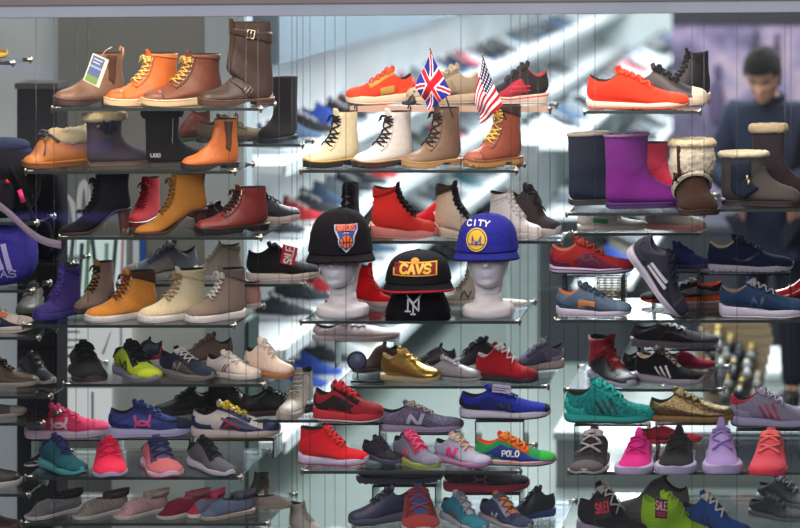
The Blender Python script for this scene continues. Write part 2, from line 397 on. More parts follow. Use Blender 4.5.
SHOES = {'n': 0}
def shoe(style, x0, x1, yt, base, a, Y, label, cat='shoe', name=None, group=None, **o):
    """x0, x1, yt: the shoe's left, right and top in the frame; base: height it stands at (world z);
    a: the way the toe points as seen (0 right, 180 left, -90 at the viewer); Y: depth of its middle"""
    c = lambda k, d: o.get(k, d)
    up = c('up', '#888888'); fab = c('fab', 'leather')
    sk = o.get('st', {'low': 'run', 'slip': 'flat', 'boot': 'lug', 'sheep': 'flat', 'heel': 'heel', 'high': 'cup'}[style])
    ts, hs = SOLE_TOP[sk]
    dip = .085
    if style == 'low': spec = last_low(ts, hs, c('top', .39), c('heel', .35), c('toeh', 1.0)); thr, pe = .40, .50
    elif style == 'slip': spec = last_slip(ts, hs, c('top', .25), c('heel', .24)); thr, pe = .5, .5; dip = .02
    elif style == 'boot': spec = last_boot(ts, hs, c('top', .66), c('toeh', 1.0), c('shaft', .112), x1=c('xf', .42), flare=c('flare', 0)); thr, pe = .42, .46; dip = .0
    elif style == 'high': spec = last_boot(ts, hs, c('top', .52), c('toeh', .85), .105, x1=.40, flare=c('flare', 0)); thr, pe = .40, .5; dip = .035
    elif style == 'sheep': spec = last_sheep(ts, hs, c('top', .95), c('shaft', .165)); thr, pe = .5, .4; dip = 0
    elif style == 'heel': spec = last_heel(c('hh', .30), c('top', .86)); thr, pe = .42, .5; dip = 0
    thr = c('thr', thr)
    nm = name or {'low': 'sneaker', 'slip': 'slip_on_shoe', 'boot': 'lace_up_boot', 'sheep': 'sheepskin_boot', 'heel': 'heeled_boot', 'high': 'high_top_sneaker'}[style]
    L = Last(spec, dip)
    root = empty(nm, label, cat, group=group)
    part = lambda mb, n_, col, kd=fab, **k: mb.build(n_, mat(col, kd), root, **k)
    part(L.mesh(), 'upper', up)
    make_sole(o, root, sk, c)
    # lining
    R = L.P[-1, :-1]; cen = R.mean(axis=0); rows = []; th = c('rim', .07)
    for q, dz in ((0, 0), (th*.3, .010), (th, .010), (th*1.5, 0), (th*2, -.06), (th*2, -.15), (.45, -.19), (.98, -.20)):
        rows.append(R+(cen-R)*q+np.array([0, 0, dz]))
    if style in ('low', 'slip', 'high'):
        for r in rows[5:]: r[:, 2] = np.minimum(r[:, 2], cen[2]-.12)
    mb = MB(); mb.grid(np.array(rows), cv=True); part(mb, 'lining', c('lining', '#2a2624'), 'cloth')
    # overlays
    if 'toe' in o:
        tb = c('toet', .30)
        part(L.patch(lambda u, v: (.012+(tb-.0-.10*abs(2*v-1)**1.5-.012)*u, (2*v-1)*2.3), 9, 22, .006), 'toe_cap', o['toe'], c('toefab', fab))
    if 'guard' in o:
        mb = MB()
        for s in (-1, 1):
            L.patch(lambda u, v: (.02+.60*u, s*((1.15+.30*math.sin(u*6.0))*(1-v)+2.3*v)), 18, 5, .007, mb)
        part(mb, 'mudguard', o['guard'], c('guardfab', fab))
    if 'counter' in o:
        tt = .96 if style in ('low',) else .80
        part(L.patch(lambda u, v: (tt-(.36-.24*(2*v-1)**2)*(1-u) if False else (tt-.33+.20*abs(2*v-1)**1.6)*(1-u)+tt*u, ((2*v-1)*1.15+PI)), 9, 14, .008)
             if False else heel_patch(L, tt), 'heel_counter', o['counter'], c('counterfab', fab))
    if 'eye' in o:
        mb = MB()
        for s in (-1, 1):
            L.patch(lambda u, v: (thr+(.97-thr)*u, s*((pe-.14)*(1-v)+(pe+.34-.1*math.sin(u*PI))*v)), 12, 4, .009, mb)
        part(mb, 'eyestay', o['eye'], c('eyefab', fab))
    if 'collar' in o:
        cw = c('collarw', .10)
        part(L.patch(lambda u, v: (1-cw*(1-u), -PI+2*PI*v), 5, 32, .014), 'collar', o['collar'], c('collarfab', fab))
    if 'quarter' in o:   # a panel on each side
        mb = MB()
        for s in (-1, 1):
            L.patch(lambda u, v: (.42+.30*u+.1*v, s*(1.0*(1-v)+2.1*v)), 10, 6, .006, mb)
        part(mb, 'side_panel', o['quarter'], c('quarterfab', fab))
    lace = o.get('lace')
    if style in ('low', 'boot', 'high', 'heel') and not o.get('chelsea'):
        tc = c('tongue', up); ext = c('ext', .055 if style != 'heel' else .0)
        rows = []; hw = pe-.06; d0 = L.T[-1]-L.T[-4]; d0 = np.array([d0[0], 0, d0[1]]); d0 = d0/max(1e-6, np.linalg.norm(d0))
        d0 = (d0*.6+np.array([.1, 0, 1])*.6); d0 /= np.linalg.norm(d0)
        for i in range(17):
            q = i/16; t = thr+(1-thr)*min(1, q/.86); e = max(0, (q-.86)/.14)*ext
            wv = hw*(1-.35*max(0, (q-.86)/.14))
            wv *= .55+.45*min(1, q*5)
            rows.append([L.S(t, v*wv, -.004+.016*min(1, q*6)+(.01 if q > .8 else 0))+d0*e for v in np.linspace(-1, 1, 9)])
        R2 = [[p-np.array([.022, 0, .012]) for p in r] for r in rows[::-1]]
        mb = MB(); mb.grid(np.array(rows+R2[:9])); part(mb, 'tongue', tc, c('tonguefab', fab))
        if lace:
            mb = MB(); K = c('rows', 6 if style == 'low' else 8); ta, tb = thr+.05, c('lacetop', .93); r = c('lr', .0105)
            st = (tb-ta)/K
            for i in range(K):
                t = ta+st*i
                for s in (-1, 1):
                    if s == 1 and o.get('lacestyle') == 'bar': continue
                    p = [L.S(t+(st*.95*(v+1)/2 if o.get('lacestyle') != 'bar' else st*.3), s*v*(pe+.03), .024+.006*(s > 0)*(1-v*v)) for v in np.linspace(-1, 1, 7)]
                    mb.tube(p, r, 5)
            if c('bow', style in ('boot', 'heel', 'low')):
                b = L.S(tb, 0, .035)
                for s in (-1, 1):
                    loop = [b+np.array([.05*math.sin(w*PI), s*.085*math.sin(w*PI*.5)*(1 if w < 1 else 1), .02*math.sin(w*PI*2)-.05*w]) for w in np.linspace(0, 1, 7)]
                    mb.tube(loop, r*.9, 5)
                    mb.tube([b, b+np.array([.03, s*.05, -.02]), b+np.array([.05, s*.09, -.08])], r*.9, 5)
            part(mb, 'laces', lace, 'lace')
        if o.get('eyelets'):
            K = c('rows', 8); 
            for s in (-1, 1):
                if s != (1 if math.cos(math.radians(a)) < 0 else -1): continue
                for i in range(K):
                    t = thr+.05+(c('lacetop', .93)-thr-.05)/K*(i+.2); p = L.S(t, s*(pe+.10), .014); n = L.S(t, s*(pe+.10), .03)-p
                    mb = MB(); mb.tube([p-n*.6, p+n*.3], .013, 8); part(mb, 'eyelet', o['eyelets'], 'metal')
    if o.get('chelsea'):
        mb = MB()
        for s in (-1, 1): L.patch(lambda u, v: (.66+.32*u, s*((1.15+.25*(1-u))*(1-v)+(2.0-.25*(1-u))*v)), 8, 5, .005, mb)
        part(mb, 'elastic_gore', o['chelsea'], 'knit')
    if o.get('loop'):
        b = L.S(1, PI-.01); mb = MB()
        mb.tube([b+np.array([-.005, 0, -.08]), b+np.array([-.02, 0, .0]), b+np.array([-.02, 0, .06]), b+np.array([.01, 0, .085]), b+np.array([.03, 0, .03])], .016, 6, flat=.4)
        part(mb, 'pull_loop', o['loop'], 'leather')
    if o.get('fur'):
        fw = c('furw', .05); mb = MB(); n = 90; m = 18; rows = []; zd = c('furdrop', 0)
        for i in range(n):
            p = L.S(1-zd*.5, -PI+2*PI*i/n); q = p-cen; q[2] = 0; q = q/np.linalg.norm(q)
            row = []
            for j in range(m):
                an = 2*PI*j/m; rr = fw*(1+.10*RNG.standard_normal()); 
                row.append(p+q*(math.cos(an)*rr)+np.array([0, 0, math.sin(an)*rr*(1+zd*3)-zd*.12]))
            rows.append(row)
        mb.grid(np.array(rows), cu=True, cv=True); part(mb, 'fur_trim', o['fur'], 'fur')
    if o.get('logo'):
        st, w = logo_strokes(o['logo']); w = w*c('lw', 1); ox, oz = c('lo', (0, 0)); ls = c('ls', 1)
        mb = MB(); front = abs(math.cos(math.radians(a))) < .8
        sides = (1, -1) if front else ((1,) if math.cos(math.radians(a)) < 0 else (-1,))
        for sd in sides:
            flip = (sd == 1 and o['logo'] == 'polo')
            for s_ in st:
                mx = .5
                f = (lambda x, z: L.side((2*.49-x if flip else x)+ox, z+oz, sd, .013))
                s2 = [((x-.45)*ls+.45, (z-.17)*ls+.17) for x, z in s_]
                ribbon(mb, s2, w*ls, f, step=.02)
        if mb.f: part(mb, 'logo', o['logoc'], 'print')
    if o.get('extra'): o['extra'](L, root, part, 1 if math.cos(math.radians(a)) < 0 else -1)
    # fit
    bpy.context.view_layer.update()
    V = []
    for ch in root.children:
        n = len(ch.data.vertices); A = np.zeros(n*3); ch.data.vertices.foreach_get('co', A); V.append(A.reshape(-1, 3))
    V = np.vstack(V); mid = np.array([.5, 0, 0])
    zmin = min(0, V[:, 2].min())
    for ch in root.children: ch.data.transform(Matrix.Translation((-.5, 0, -zmin)))
    V = V-mid-np.array([0, 0, zmin])
    X = xat((x0+x1)/2, Y); sy = None
    toeon = abs(math.cos(math.radians(a))) < .5
    def fit(free):
        s, t, z, X = .27, .27, .27, xat((x0+x1)/2, Y)
        for it in range(7):
            th = math.radians(a)+view_turn(X, Y); cs, sn = math.cos(th), math.sin(th)
            wx = X+s*V[:, 0]*cs-t*V[:, 1]*sn; wy = Y+s*V[:, 0]*sn+t*V[:, 1]*cs
            kk = PPM*DIST/(DIST+wy); px = VX+(wx-CX)*kk
            py = VY+(CZ-(base+z*V[:, 2]))*kk
            g = (x1-x0)/(px.max()-px.min())
            if free == 'y': t = min(.36, max(.2, t*g))
            elif free: s *= g; t = s
            else: s = t = z/1.2
            X += ((x0+x1)/2-(px.max()+px.min())/2)/PPM
            j = py.argmin(); z = ((CZ-(yt-VY)/kk[j])-base)/V[j, 2]
        return s, t, z, X, th
    s, t, sz, X, th = fit('y' if toeon else True)
    if not toeon and sz/s > 1.3: s, t, sz, X, th = fit(False)
    root.location = (X, Y, base); root.rotation_euler = (0, 0, th); root.scale = (s, t, sz)
    r = sz/s
    if r > 1.25 or r < .7 or s > .36 or s < .2: print('FIT %-60s s=%.3f ratio=%.2f' % (label[:60], s, r))
    SHOES['n'] += 1
    nest(root)
    return root
SUBP = {'outsole': 'midsole', 'midsole_stripe': 'midsole', 'eyelet': 'eyestay', 'buckle': 'strap', 'lettering': 'upper', 'logo': 'upper', 'welt': 'outsole', 'toggle': 'side_flap', 'bow': 'moccasin_seam',
        'print': 'card', 'emblem': 'crown', 'button': 'crown', 'dial': 'case', 'brim_piping': 'brim', 'finial': 'flag_pole', 'tongue_tab': 'tongue', 'foxing': 'outsole', 'fur_trim': 'lining', 'logo_patch': 'shoulder_strap', 'buckle_b': 'front_pocket'}
def nest(root):
    """hang small pieces under the part that carries them"""
    kids = {c.name.split('.')[0]: c for c in root.children}
    for c in list(root.children):
        p = SUBP.get(c.name.split('.')[0])
        if p in kids and kids[p] is not c and kids[p].parent is root and SUBP.get(p) not in kids: c.parent = kids[p]
def heel_patch(L, tt):
    # band round the back: phi near +-pi, wider at the bottom
    mb = MB()
    for s in (-1, 1):
        L.patch(lambda u, v: ((.60+.12*(1-v))*(1-u)+tt*u, s*(PI-(1.25-.55*u)*(1-v))), 9, 8, .008, mb)
    return mb
# ------------------------------------------------------------------ the shop
ZF = 0.0
def rel(z): return ZC+z
def struct(o): o['kind'] = 'structure'; return o
GLASS = clear_mat('shelf_glass', (.965, .985, .975), .8, .05, 1.5)
GLASS_EDGE = mat('#26302c', 'plastic')
ACRYL = clear_mat('clear_acrylic', (.93, .95, .95), 1.2, .05, 1.5)
PANE = clear_mat('window_glass', (.97, .975, .98), 1.0, .0, 1.5)
STEEL = mat('#b9b4aa', 'metal')
CABLE = mat('#3a3a3c', 'metal')

SH = {}   # key: x0, x1, front edge row, front depth, shelf depth, label
def shelf(key, x0, x1, py, Y, D, label, edge='#26302c', th=.008, xr=None):
    z = zat(py, Y); a = xat(x0, Y); b = xat(x1, Y)
    SH[key] = (z, Y, D)
    r = empty('glass_shelf', label, 'shelf', ((a+b)/2, Y, z-th), group='glass shelves of the window display')
    w = (b-a)/2
    mb = MB(); mb.box((-w, 0.004, .0), (w, D, th)); mb.build('glass_panel', GLASS, r, smooth=False)
    mb = MB(); mb.box((-w, 0, -.001), (w, .004, th)); mb.build('glass_edge', mat(edge, 'plastic'), r, smooth=False)
    for sx in (-1, 1):
        for dy in (.012, D-.02):
            mb = MB(); X = sx*(w-.004)
            mb.tube([(X-.014, dy, th*.5), (X+.016, dy, th*.5)], .0065, 10)
            mb.tube([(X+sx*.010, dy, -.008), (X+sx*.010, dy, .015)], .0035, 8)
            mb.build('clamp', STEEL, r)
    return r
def riser(x0, x1, py, Y, D, zb, label):
    z = zat(py, Y); a = xat(x0, Y); b = xat(x1, Y); t = .004; h = z-zb
    r = empty('acrylic_riser', label, 'riser', ((a+b)/2, Y+D/2, zb), group='clear acrylic shoe risers')
    w = (b-a)/2; d = D/2
    mb = MB(); mb.box((-w, -d, h-t), (w, d, h)); mb.build('top_plate', ACRYL, r, smooth=False)
    for s in (-1, 1):
        mb = MB(); mb.box((s*w-(t if s > 0 else 0), -d, 0), (s*w+(0 if s > 0 else t), d, h-t)); mb.build('side_plate', ACRYL, r, smooth=False)
    return z

# main shelves, near row of each bay
shelf('L1', 53, 258, 108, 0, .22, 'left bay, top glass shelf, under the tall buckled boot')
shelf('L2', 26, 232, 171, 0, .27, 'left bay, second glass shelf, under the moccasin and chelsea boot')
shelf('L3', 60, 258, 237, 0, .42, 'left bay, glass shelf under the heeled boots')
shelf('L4', 24, 232, 325, 0, .42, 'left bay, glass shelf under the purple and wheat boots')
shelf('L5', 64, 262, 384, 0, .42, 'left bay, glass shelf under the lime and white sneakers')
shelf('L7', 26, 238, 477, 0, .42, 'left bay, glass shelf under the toe-on running shoes')
shelf('L8', 22, 266, 523, 0, .42, 'left bay, lowest glass shelf under the espadrilles')
shelf('M2', 302, 514, 170, 0, .22, 'middle bay, glass shelf under the laced eyelet boots')
shelf('M4', 302, 517, 321, 0, .42, 'middle bay, glass shelf under the mannequin heads and caps')
shelf('M5', 333, 546, 386, .31, .44, 'middle bay, glass shelf under the gold and red sneakers')
shelf('M7', 303, 518, 471, 0, .42, 'middle bay, glass shelf under the red knit and rainbow sneakers')
shelf('R1', 586, 698, 111, 0, .48, 'right bay, top glass shelf under the orange running shoe')
shelf('R2', 568, 702, 213, 0, .46, 'right bay, glass shelf under the purple sheepskin boot')
shelf('R3', 706, 806, 209, 0, .44, 'right bay, glass shelf under the dark buckled sheepskin boot')
shelf('R4', 556, 806, 320, 0, .44, 'right bay, wide glass shelf under the navy sneakers')
shelf('R5', 566, 722, 389, .31, .44, 'right bay, glass shelf under the black striped sneaker')
shelf('R7', 570, 806, 472, 0, .60, 'right bay, glass shelf under the magenta and lilac sneakers')
# rear row
HALF = dict(L3=.22, L4=.24, L5=.22, L8=.22, M4=.22, M5=.22, R1=.22, R2=.22, R3=.22, R4=.24, R5=.22, F5=.2)
for k_, v_ in HALF.items():
    if k_ in SH: SH[k_] = (SH[k_][0], SH[k_][1], v_)
shelf('l1', 224, 300, 144, .30, .18, 'left bay, small rear glass shelf under the olive shoe and black boot')
shelf('l2', 118, 302, 284, .32, .2, 'left bay, rear glass shelf under the black sneaker with a sale tag')
shelf('l3', 150, 318, 420, .30, .2, 'left bay, rear glass shelf under the black leather shoes')
for k_ in 'LMR': SH[k_.lower()+'7'] = (SH[k_+'7'][0], .24 if k_ == 'L' else .165, .16); SH[k_+'7'] = (SH[k_+'7'][0], 0, .2)
shelf('m1', 350, 548, 106, .28, .2, 'middle bay, top glass shelf behind the flags', edge='#b89a86', th=.018)  # pinkish edge colour is a reflection painted onto the glass edge
shelf('m3', 330, 560, 241, .28, .22, 'middle bay, rear glass shelf under the red high-top')
shelf('r3', 574, 700, 233, .27, .2, 'right bay, small rear glass shelf under the white and green shoe')
# shelves of the bay that the left side of the frame cuts off
shelf('F1', -60, 10, 62, 0, .2, 'far left bay, top glass shelf cut by the frame')
shelf('F4', -60, 36, 337, 0, .2, 'far left bay, glass shelf under the white and navy sneaker')
shelf('F5', -60, 48, 396, .1, .36, 'far left bay, glass shelf under the brown boot')
shelf('F7', -60, 26, 494, 0, .2, 'far left bay, low glass shelf under the black shoe')
shelf('F8', -60, 30, 547, 0, .3, 'far left bay, lowest glass shelf below the frame')
shelf('F6', -60, 40, 423, .1, .2, 'far left bay, glass shelf under the grey beige sneaker')

def S(style, key, x0, x1, yt, a, label, dy=None, z=None, **o):
    zz, Y, D = SH[key]
    return shoe(style, x0, x1, yt, (zz if z is None else z)+.0005, a, Y+(D/2 if dy is None else dy), label, **o)

# =================================================== left bay, top shelf
def strapbuckle(zs):
    def f(L, root, part, sd):
        for t0, t1, tilt in zs:
            mb = MB(); L.patch(lambda u, v: (t0+(t1-t0)*u, -PI+2*PI*v), 4, 34, .014, mb); part(mb, 'strap', '#35251c')
            t = (t0+t1)/2; p = L.S(t, sd*1.35, .03); q = MB()
            n = (L.S(t, sd*1.35, .05)-p); u1 = (L.S(t, sd*1.1, .03)-p); u1 /= np.linalg.norm(u1); u2 = np.cross(n/np.linalg.norm(n), u1)
            w = .045; h = .05
            q.tube([p+u1*w+u2*h, p-u1*w+u2*h, p-u1*w-u2*h, p+u1*w-u2*h], .009, 6, closed=True); q.tube([p+u2*h, p-u2*h], .006, 5)
            part(q, 'buckle', '#d8cdb8', 'metal')
    return f
S('boot', 'L1', 52, 126, 45, 205, 'taupe brown ankle boot with a hanging card tag, first on the top left shelf', dy=.13, up='#7a5c48', chelsea='#54392c', st='dress', out='#3c2c24', sole='#574235', loop='#c08a60', top=.60, name='ankle_boot', lining='#3a2018')
S('boot', 'L1', 103, 181, 49, 205, 'orange tan lace-up boot with pale wedge sole on the top left shelf', dy=.12, up='#c4672c', toe='#bd5f26', eye='#b5581f', lace='#e3c878', eyelets='#e8d8a0', st='wedge', sole='#d9bd93', welt='#e8d8b8', top=.62, name='moc_toe_boot', cuff=1, collar='#c97a48', collarw=.05)
S('boot', 'L1', 140, 224, 50, 205, 'reddish brown lace-up boot with pale wedge sole beside the tall boot', dy=.11, up='#6f3f2b', toe='#734530', eye='#5f3322', lace='#dcb05e', eyelets='#e0c890', st='wedge', sole='#d4b78f', welt='#e0cdab', top=.62, name='moc_toe_boot', collar='#7c4f3c', collarw=.05)
S('boot', 'L1', 197, 275, 18, 200, 'tall dark brown engineer boot with two buckled straps', dy=.10, up='#3a2c25', st='dress', out='#4a3226', sole='#6a4636', top=1.02, shaft=.14, xf=.57, name='engineer_boot', lining='#2c201a', extra=strapbuckle([(.50, .56, 0), (.90, .955, 0)]))
S('sheep', 'l1', 256, 298, 76, 238, 'plain black tall boot at the right end of the rear shelf', up='#1d1b1c', fab='suede', sole='#100f10', out='#0e0d0d', top=1.0, name='tall_boot')
S('low', 'l1', 196, 268, 113, 20, 'olive suede shoe half hidden behind the chelsea boot', up='#6c6350', fab='suede', sole='#3a3630', st='cup', lace='#57503f', eye='#5e5644')
S('high', 'l1', 170, 205, 108, 200, 'dark red and green shoe peeping between the black boot and chelsea boot', up='#5c2626', sole='#4e7a4a', st='thin', top=.5)

# =================================================== left bay, second shelf
def mocc(L, root, part, sd):
    mb = MB(); n = 60; rows = []
    mb.tube([L.S(.40-.10*abs(v)**1.5, v*1.15, .012) for v in np.linspace(-1, 1, 20)], .012, 6); part(mb, 'moccasin_seam', '#6f3f1c', 'leather')
    p = [L.S(.60+.02*abs(v), v*.9, .03) for v in np.linspace(-1, 1, 9)]
    mb = MB(); mb.tube(p, .018, 6); c0 = L.S(.60, 0, .05)
    for s in (-1, 1): mb.tube([c0, c0+np.array([.06, s*.06, .03]), c0+np.array([.10, s*.12, -.02]), c0+np.array([.02, s*.08, -.02]), c0], .014, 5)
    part(mb, 'bow', '#4a4552', 'leather')
S('slip', 'L2', 26, 96, 122, 205, 'tan leather moccasin slipper overflowing with cream fur', up='#c07a38', fur='#e8d2a6', furw=.085, lining='#e0caa0', st='flat', out='#6d4420', sole='#a9692e', top=.33, heel=.36, name='moccasin', extra=mocc)
def bowfur(L, root, part, sd):
    p = L.S(.93, sd*1.5, .06); mb = MB()
    for s in (-1, 1):
        for k in range(3): mb.tube([p, p+np.array([s*.07, sd*.03, .06-.03*k]), p+np.array([s*.11, sd*.02, -.03*k]), p+np.array([s*.05, sd*.04, -.05]), p], .03, 6)
    mb.tube([p, p+np.array([.03, sd*.03, -.14])], .022, 6); mb.tube([p, p+np.array([-.05, sd*.03, -.12])], .022, 6)
    part(mb, 'ribbon_bow', '#1b1c30', 'cloth')
S('sheep', 'L2', 81, 152, 109, 8, 'charcoal suede boot with cream fur top and navy ribbon bow', dy=.17, up='#4a424a', fab='suede', fur='#e8d4aa', furw=.075, lining='#cdb78e', st='flat', out='#6b5748', sole='#5a4a3e', top=.80, shaft=.2, extra=bowfur)
def zipper(L, root, part, sd):
    mb = MB(); pts = [L.S(t, sd*1.0, .012) for t in np.linspace(.60, .97, 12)]; mb.tube(pts, .010, 6); mb.tube([pts[3], pts[3]+np.array([0, sd*.01, -.08])], .008, 5); part(mb, 'zip', '#d8d0c0', 'metal')
    mb = MB()
    for s_ in word('UGG', .06, .165, .15, .055): ribbon(mb, s_, .014, lambda x, z: L.side(x, z, sd, .012))
    part(mb, 'lettering', '#d8d4cc', 'print')
S('sheep', 'L2', 140, 208, 107, 8, 'black suede boot with black fluffy collar and side zip', dy=.16, up='#201c1c', fab='suede', fur='#231c1a', furw=.07, st='flat', out='#4e4038', sole='#2b2422', top=.88, shaft=.19, extra=zipper)
S('boot', 'L2', 180, 240, 112, 205, 'polished tan chelsea ankle boot at the shelf end', dy=.065, up='#c4682a', chelsea='#5a3a2c', st='dress', out='#2a1c16', sole='#3a241a', top=.70, name='chelsea_boot', loop='#a55a28')

# =================================================== left bay, heeled shelf
S('heel', 'L3', 58, 132, 172, 195, 'black suede lace-up boot on a brown block heel', up='#16151c', fab='suede', lace='#0d0d10', lr=.014, out='#2a1d18', heelc='#5b3628', sole='#1d1a1c')
S('heel', 'L3', 134, 208, 172, 195, 'wheat tan lace-up boot on a dark block heel', up='#ab7334', fab='suede', lace='#7a5228', out='#3a2018', heelc='#4c2a22', sole='#5a3420')
S('boot', 'L3', 193, 270, 184, 205, 'dark red leather lace-up boot with black sole', up='#702a26', lace='#2a1a18', eyelets='#d8c8b8', st='lug', out='#17110f', welt='#3a2420', top=.62, eye='#672422')
S('boot', 'L3', 126, 158, 176, 250, 'bright red boot seen behind between the two heeled boots', dy=.33, up='#b3202a', fab='suede', lace='#8a1820', st='dress', out='#7c1a20', top=.7)
S('low', 'L3', 198, 222, 200, 120, 'small black and white sneaker behind the wheat heeled boot', dy=.34, up='#242424', lace='#c8c4bc', sole='#d8d0c4')
S('low', 'L3', 240, 300, 190, 30, 'black and pale runner seen behind the dark red boot', dy=.33, up='#3a3c40', sole='#c8b8b0', lace='#222222', st='boost')

# =================================================== left bay, rear shelf
S('low', 'l2', 128, 192, 238, 190, 'blue grey suede sneaker on the left of the rear shelf', up='#6f7480', fab='suede', toe='#8a857e', eye='#5c6270', lace='#8d8f94', sole='#a9a49c', guard='#87827b')
S('high', 'l2', 186, 242, 240, 190, 'beige high sneaker behind the cream boot', up='#a39a8c', fab='suede', lace='#b9b2a6', sole='#c9c2b6', collar='#8f877a')
S('low', 'l2', 246, 320, 241, 10, 'black running shoe with pale sole and a red sale tag', up='#1f1e20', fab='mesh', sole='#d8cabd', ripple=.10, lace='#111111', top=.46, heel=.42)

# =================================================== left bay, wheat shelf
S('low', 'L4', 18, 42, 280, -100, 'grey toe-on sneaker with white criss-cross laces', up='#6d6a64', lace='#e8e2d8', lr=.016, sole='#4f5a4c', dy=.31)
S('high', 'L4', 32, 82, 262, 225, 'purple suede high-top with purple sole', up='#43357c', fab='suede', lace='#5a4c98', sole='#3a3080', out='#342a78', top=.66, collar='#372b6e', dy=.15)
S('boot', 'L4', 70, 116, 259, 230, 'grey brown boot with dark crossed laces and mustard tongue', up='#8b7166', fab='suede', lace='#2a2422', tongue='#9a7434', st='cup', out='#2d2626', sole='#3a3134', top=.68, dy=.27)
S('boot', 'L4', 84, 158, 268, 210, 'wheat yellow boot with dark brown padded collar and white sole', up='#c4813a', fab='suede', lace='#6b3a20', eyelets='#e8d8b8', st='cup', sole='#dcd4d0', top=.62, collar='#4a2e24', collarw=.13, name='hiking_boot', dy=.12)
S('boot', 'L4', 137, 207, 266, 210, 'cream nubuck boot with padded collar and white sole', up='#d6c6a4', fab='suede', lace='#a08a6a', eyelets='#b8a888', st='cup', sole='#e4deda', top=.64, collar='#c9ba98', collarw=.13, name='hiking_boot', dy=.11)
S('boot', 'L4', 184, 247, 265, 210, 'taupe grey boot with white laces and white sole at the shelf end', up='#85756a', fab='suede', lace='#d8d4cc', eyelets='#c8c4bc', st='cup', sole='#e0dad8', top=.64, collar='#6d5f56', collarw=.13, name='hiking_boot', dy=.10)
S('high', 'L4', 226, 252, 278, 180, 'pink and cream high shoe just showing behind the taupe boot', up='#d09a90', sole='#d8c8c0', dy=.33)

# =================================================== left bay, sneaker shelf
S('low', 'L5', 68, 108, 339, -80, 'black knit sneaker pointing at the viewer', up='#1a191b', fab='knit', lace='#0e0e10', sole='#3a3438', out='#7a4058', top=.46)
S('low', 'L5', 112, 163, 338, -65, 'lime and black sneaker with black laces', up='#a9bd2c', fab='mesh', toe='#b3c832', lace='#15151a', tongue='#15151a', eye='#20222a', collar='#20222e', sole='#8f8896', top=.46, lr=.016, logo='zig', logoc='#20222a')
S('low', 'L5', 124, 160, 336, 170, 'navy shoe heel with a red band behind the lime sneaker', up='#262c44', counter='#9c2a3a', dy=.33, top=.5, heel=.48)
S('low', 'L5', 158, 216, 345, -45, 'navy sneaker with white laces and grey sole', up='#262c3e', fab='suede', toe='#2e3548', lace='#e2dcd2', sole='#8d8480', eye='#3a3a44', logo='N', logoc='#8a8078', guard='#4c4644')
S('low', 'L5', 176, 228, 331, 190, 'brown grey suede sneaker behind the navy one', up='#6a5850', fab='suede', lace='#8a7a70', dy=.31, sole='#8a7c74')
S('low', 'L5', 205, 262, 349, -38, 'white leather sneaker with red and navy side stripes', up='#d8c8bc', lace='#e0d6cc', sole='#dcd2ca', logo='two', logoc='#7a2e3a', st='cup', dy=.12)
S('low', 'L5', 243, 295, 336, -40, 'blush white leather sneaker with gum sole at the shelf end', up='#e2c9b6', lace='#e8dcd0', sole='#b5774c', st='cup', cup=.07, logo='dot', logoc='#7a8a60', dy=.13, top=.44)
S('high', 'l3', 277, 314, 366, -110, 'cream high shoe on the rear shelf below the gum sole sneaker', up='#cbbcae', sole='#c8bcb4', lace='#d8ccc0')
S('low', 'l3', 152, 214, 384, 190, 'black leather shoe on the rear shelf, left of three', up='#191616', sole='#2a2422', lace='#0e0c0c', st='cup')
S('boot', 'l3', 205, 262, 376, -30, 'black leather boot on the rear shelf, middle of three', up='#141212', sole='#1d1918', lace='#0e0c0c', st='lug', out='#110f0f', top=.5)
S('low', 'l3', 240, 316, 385, 10, 'black shoe with dark gum edge on the rear shelf, right of three', up='#181413', sole='#3a2a22', lace='#0e0c0c', st='cup')

# =================================================== left bay, risers
zr = riser(30, 108, 440, .26, .13, SH['l7'][0], 'clear riser under the pink running shoe')
S('low', 'l7', 24, 110, 402, -4, 'hot pink running shoe with white logo on a clear riser', dy=.08, z=zr, up='#f0406e', fab='mesh', toe='#f4507c', counter='#8f8a92', sole='#d8c0d2', lace='#f05a86', logo='armour', ls=1.3, lw=1.1, logoc='#e0c4ce', eye='#ee3a6a')
zr = riser(112, 190, 439, .26, .13, SH['l7'][0], 'clear riser under the blue running shoe with pink logo')
S('low', 'l7', 108, 193, 398, -4, 'blue running shoe with pink logo on a clear riser', dy=.08, z=zr, up='#3c4684', fab='mesh', toe='#20264c', counter='#28306a', sole='#c2b8dc', lace='#46508c', logo='armour', ls=1.3, lw=1.1, logoc='#e8507e', eye='#343e7c', quarter='#4a56a0')
zr = riser(196, 274, 440, .26, .13, SH['l7'][0], 'clear riser under the navy and white shoe with yellow laces')
S('low', 'l7', 191, 281, 399, -8, 'navy and white retro runner with yellow laces and red chevron', dy=.08, z=zr, up='#d8ccc4', fab='leather', toe='#262c58', guard='#262c58', counter='#262c58', sole='#cfc2bc', out='#a8885c', lace='#e8c83c', lr=.014, eye='#262c58', tongue='#d8ccb8', logo='chevron', logoc='#a02a3c')

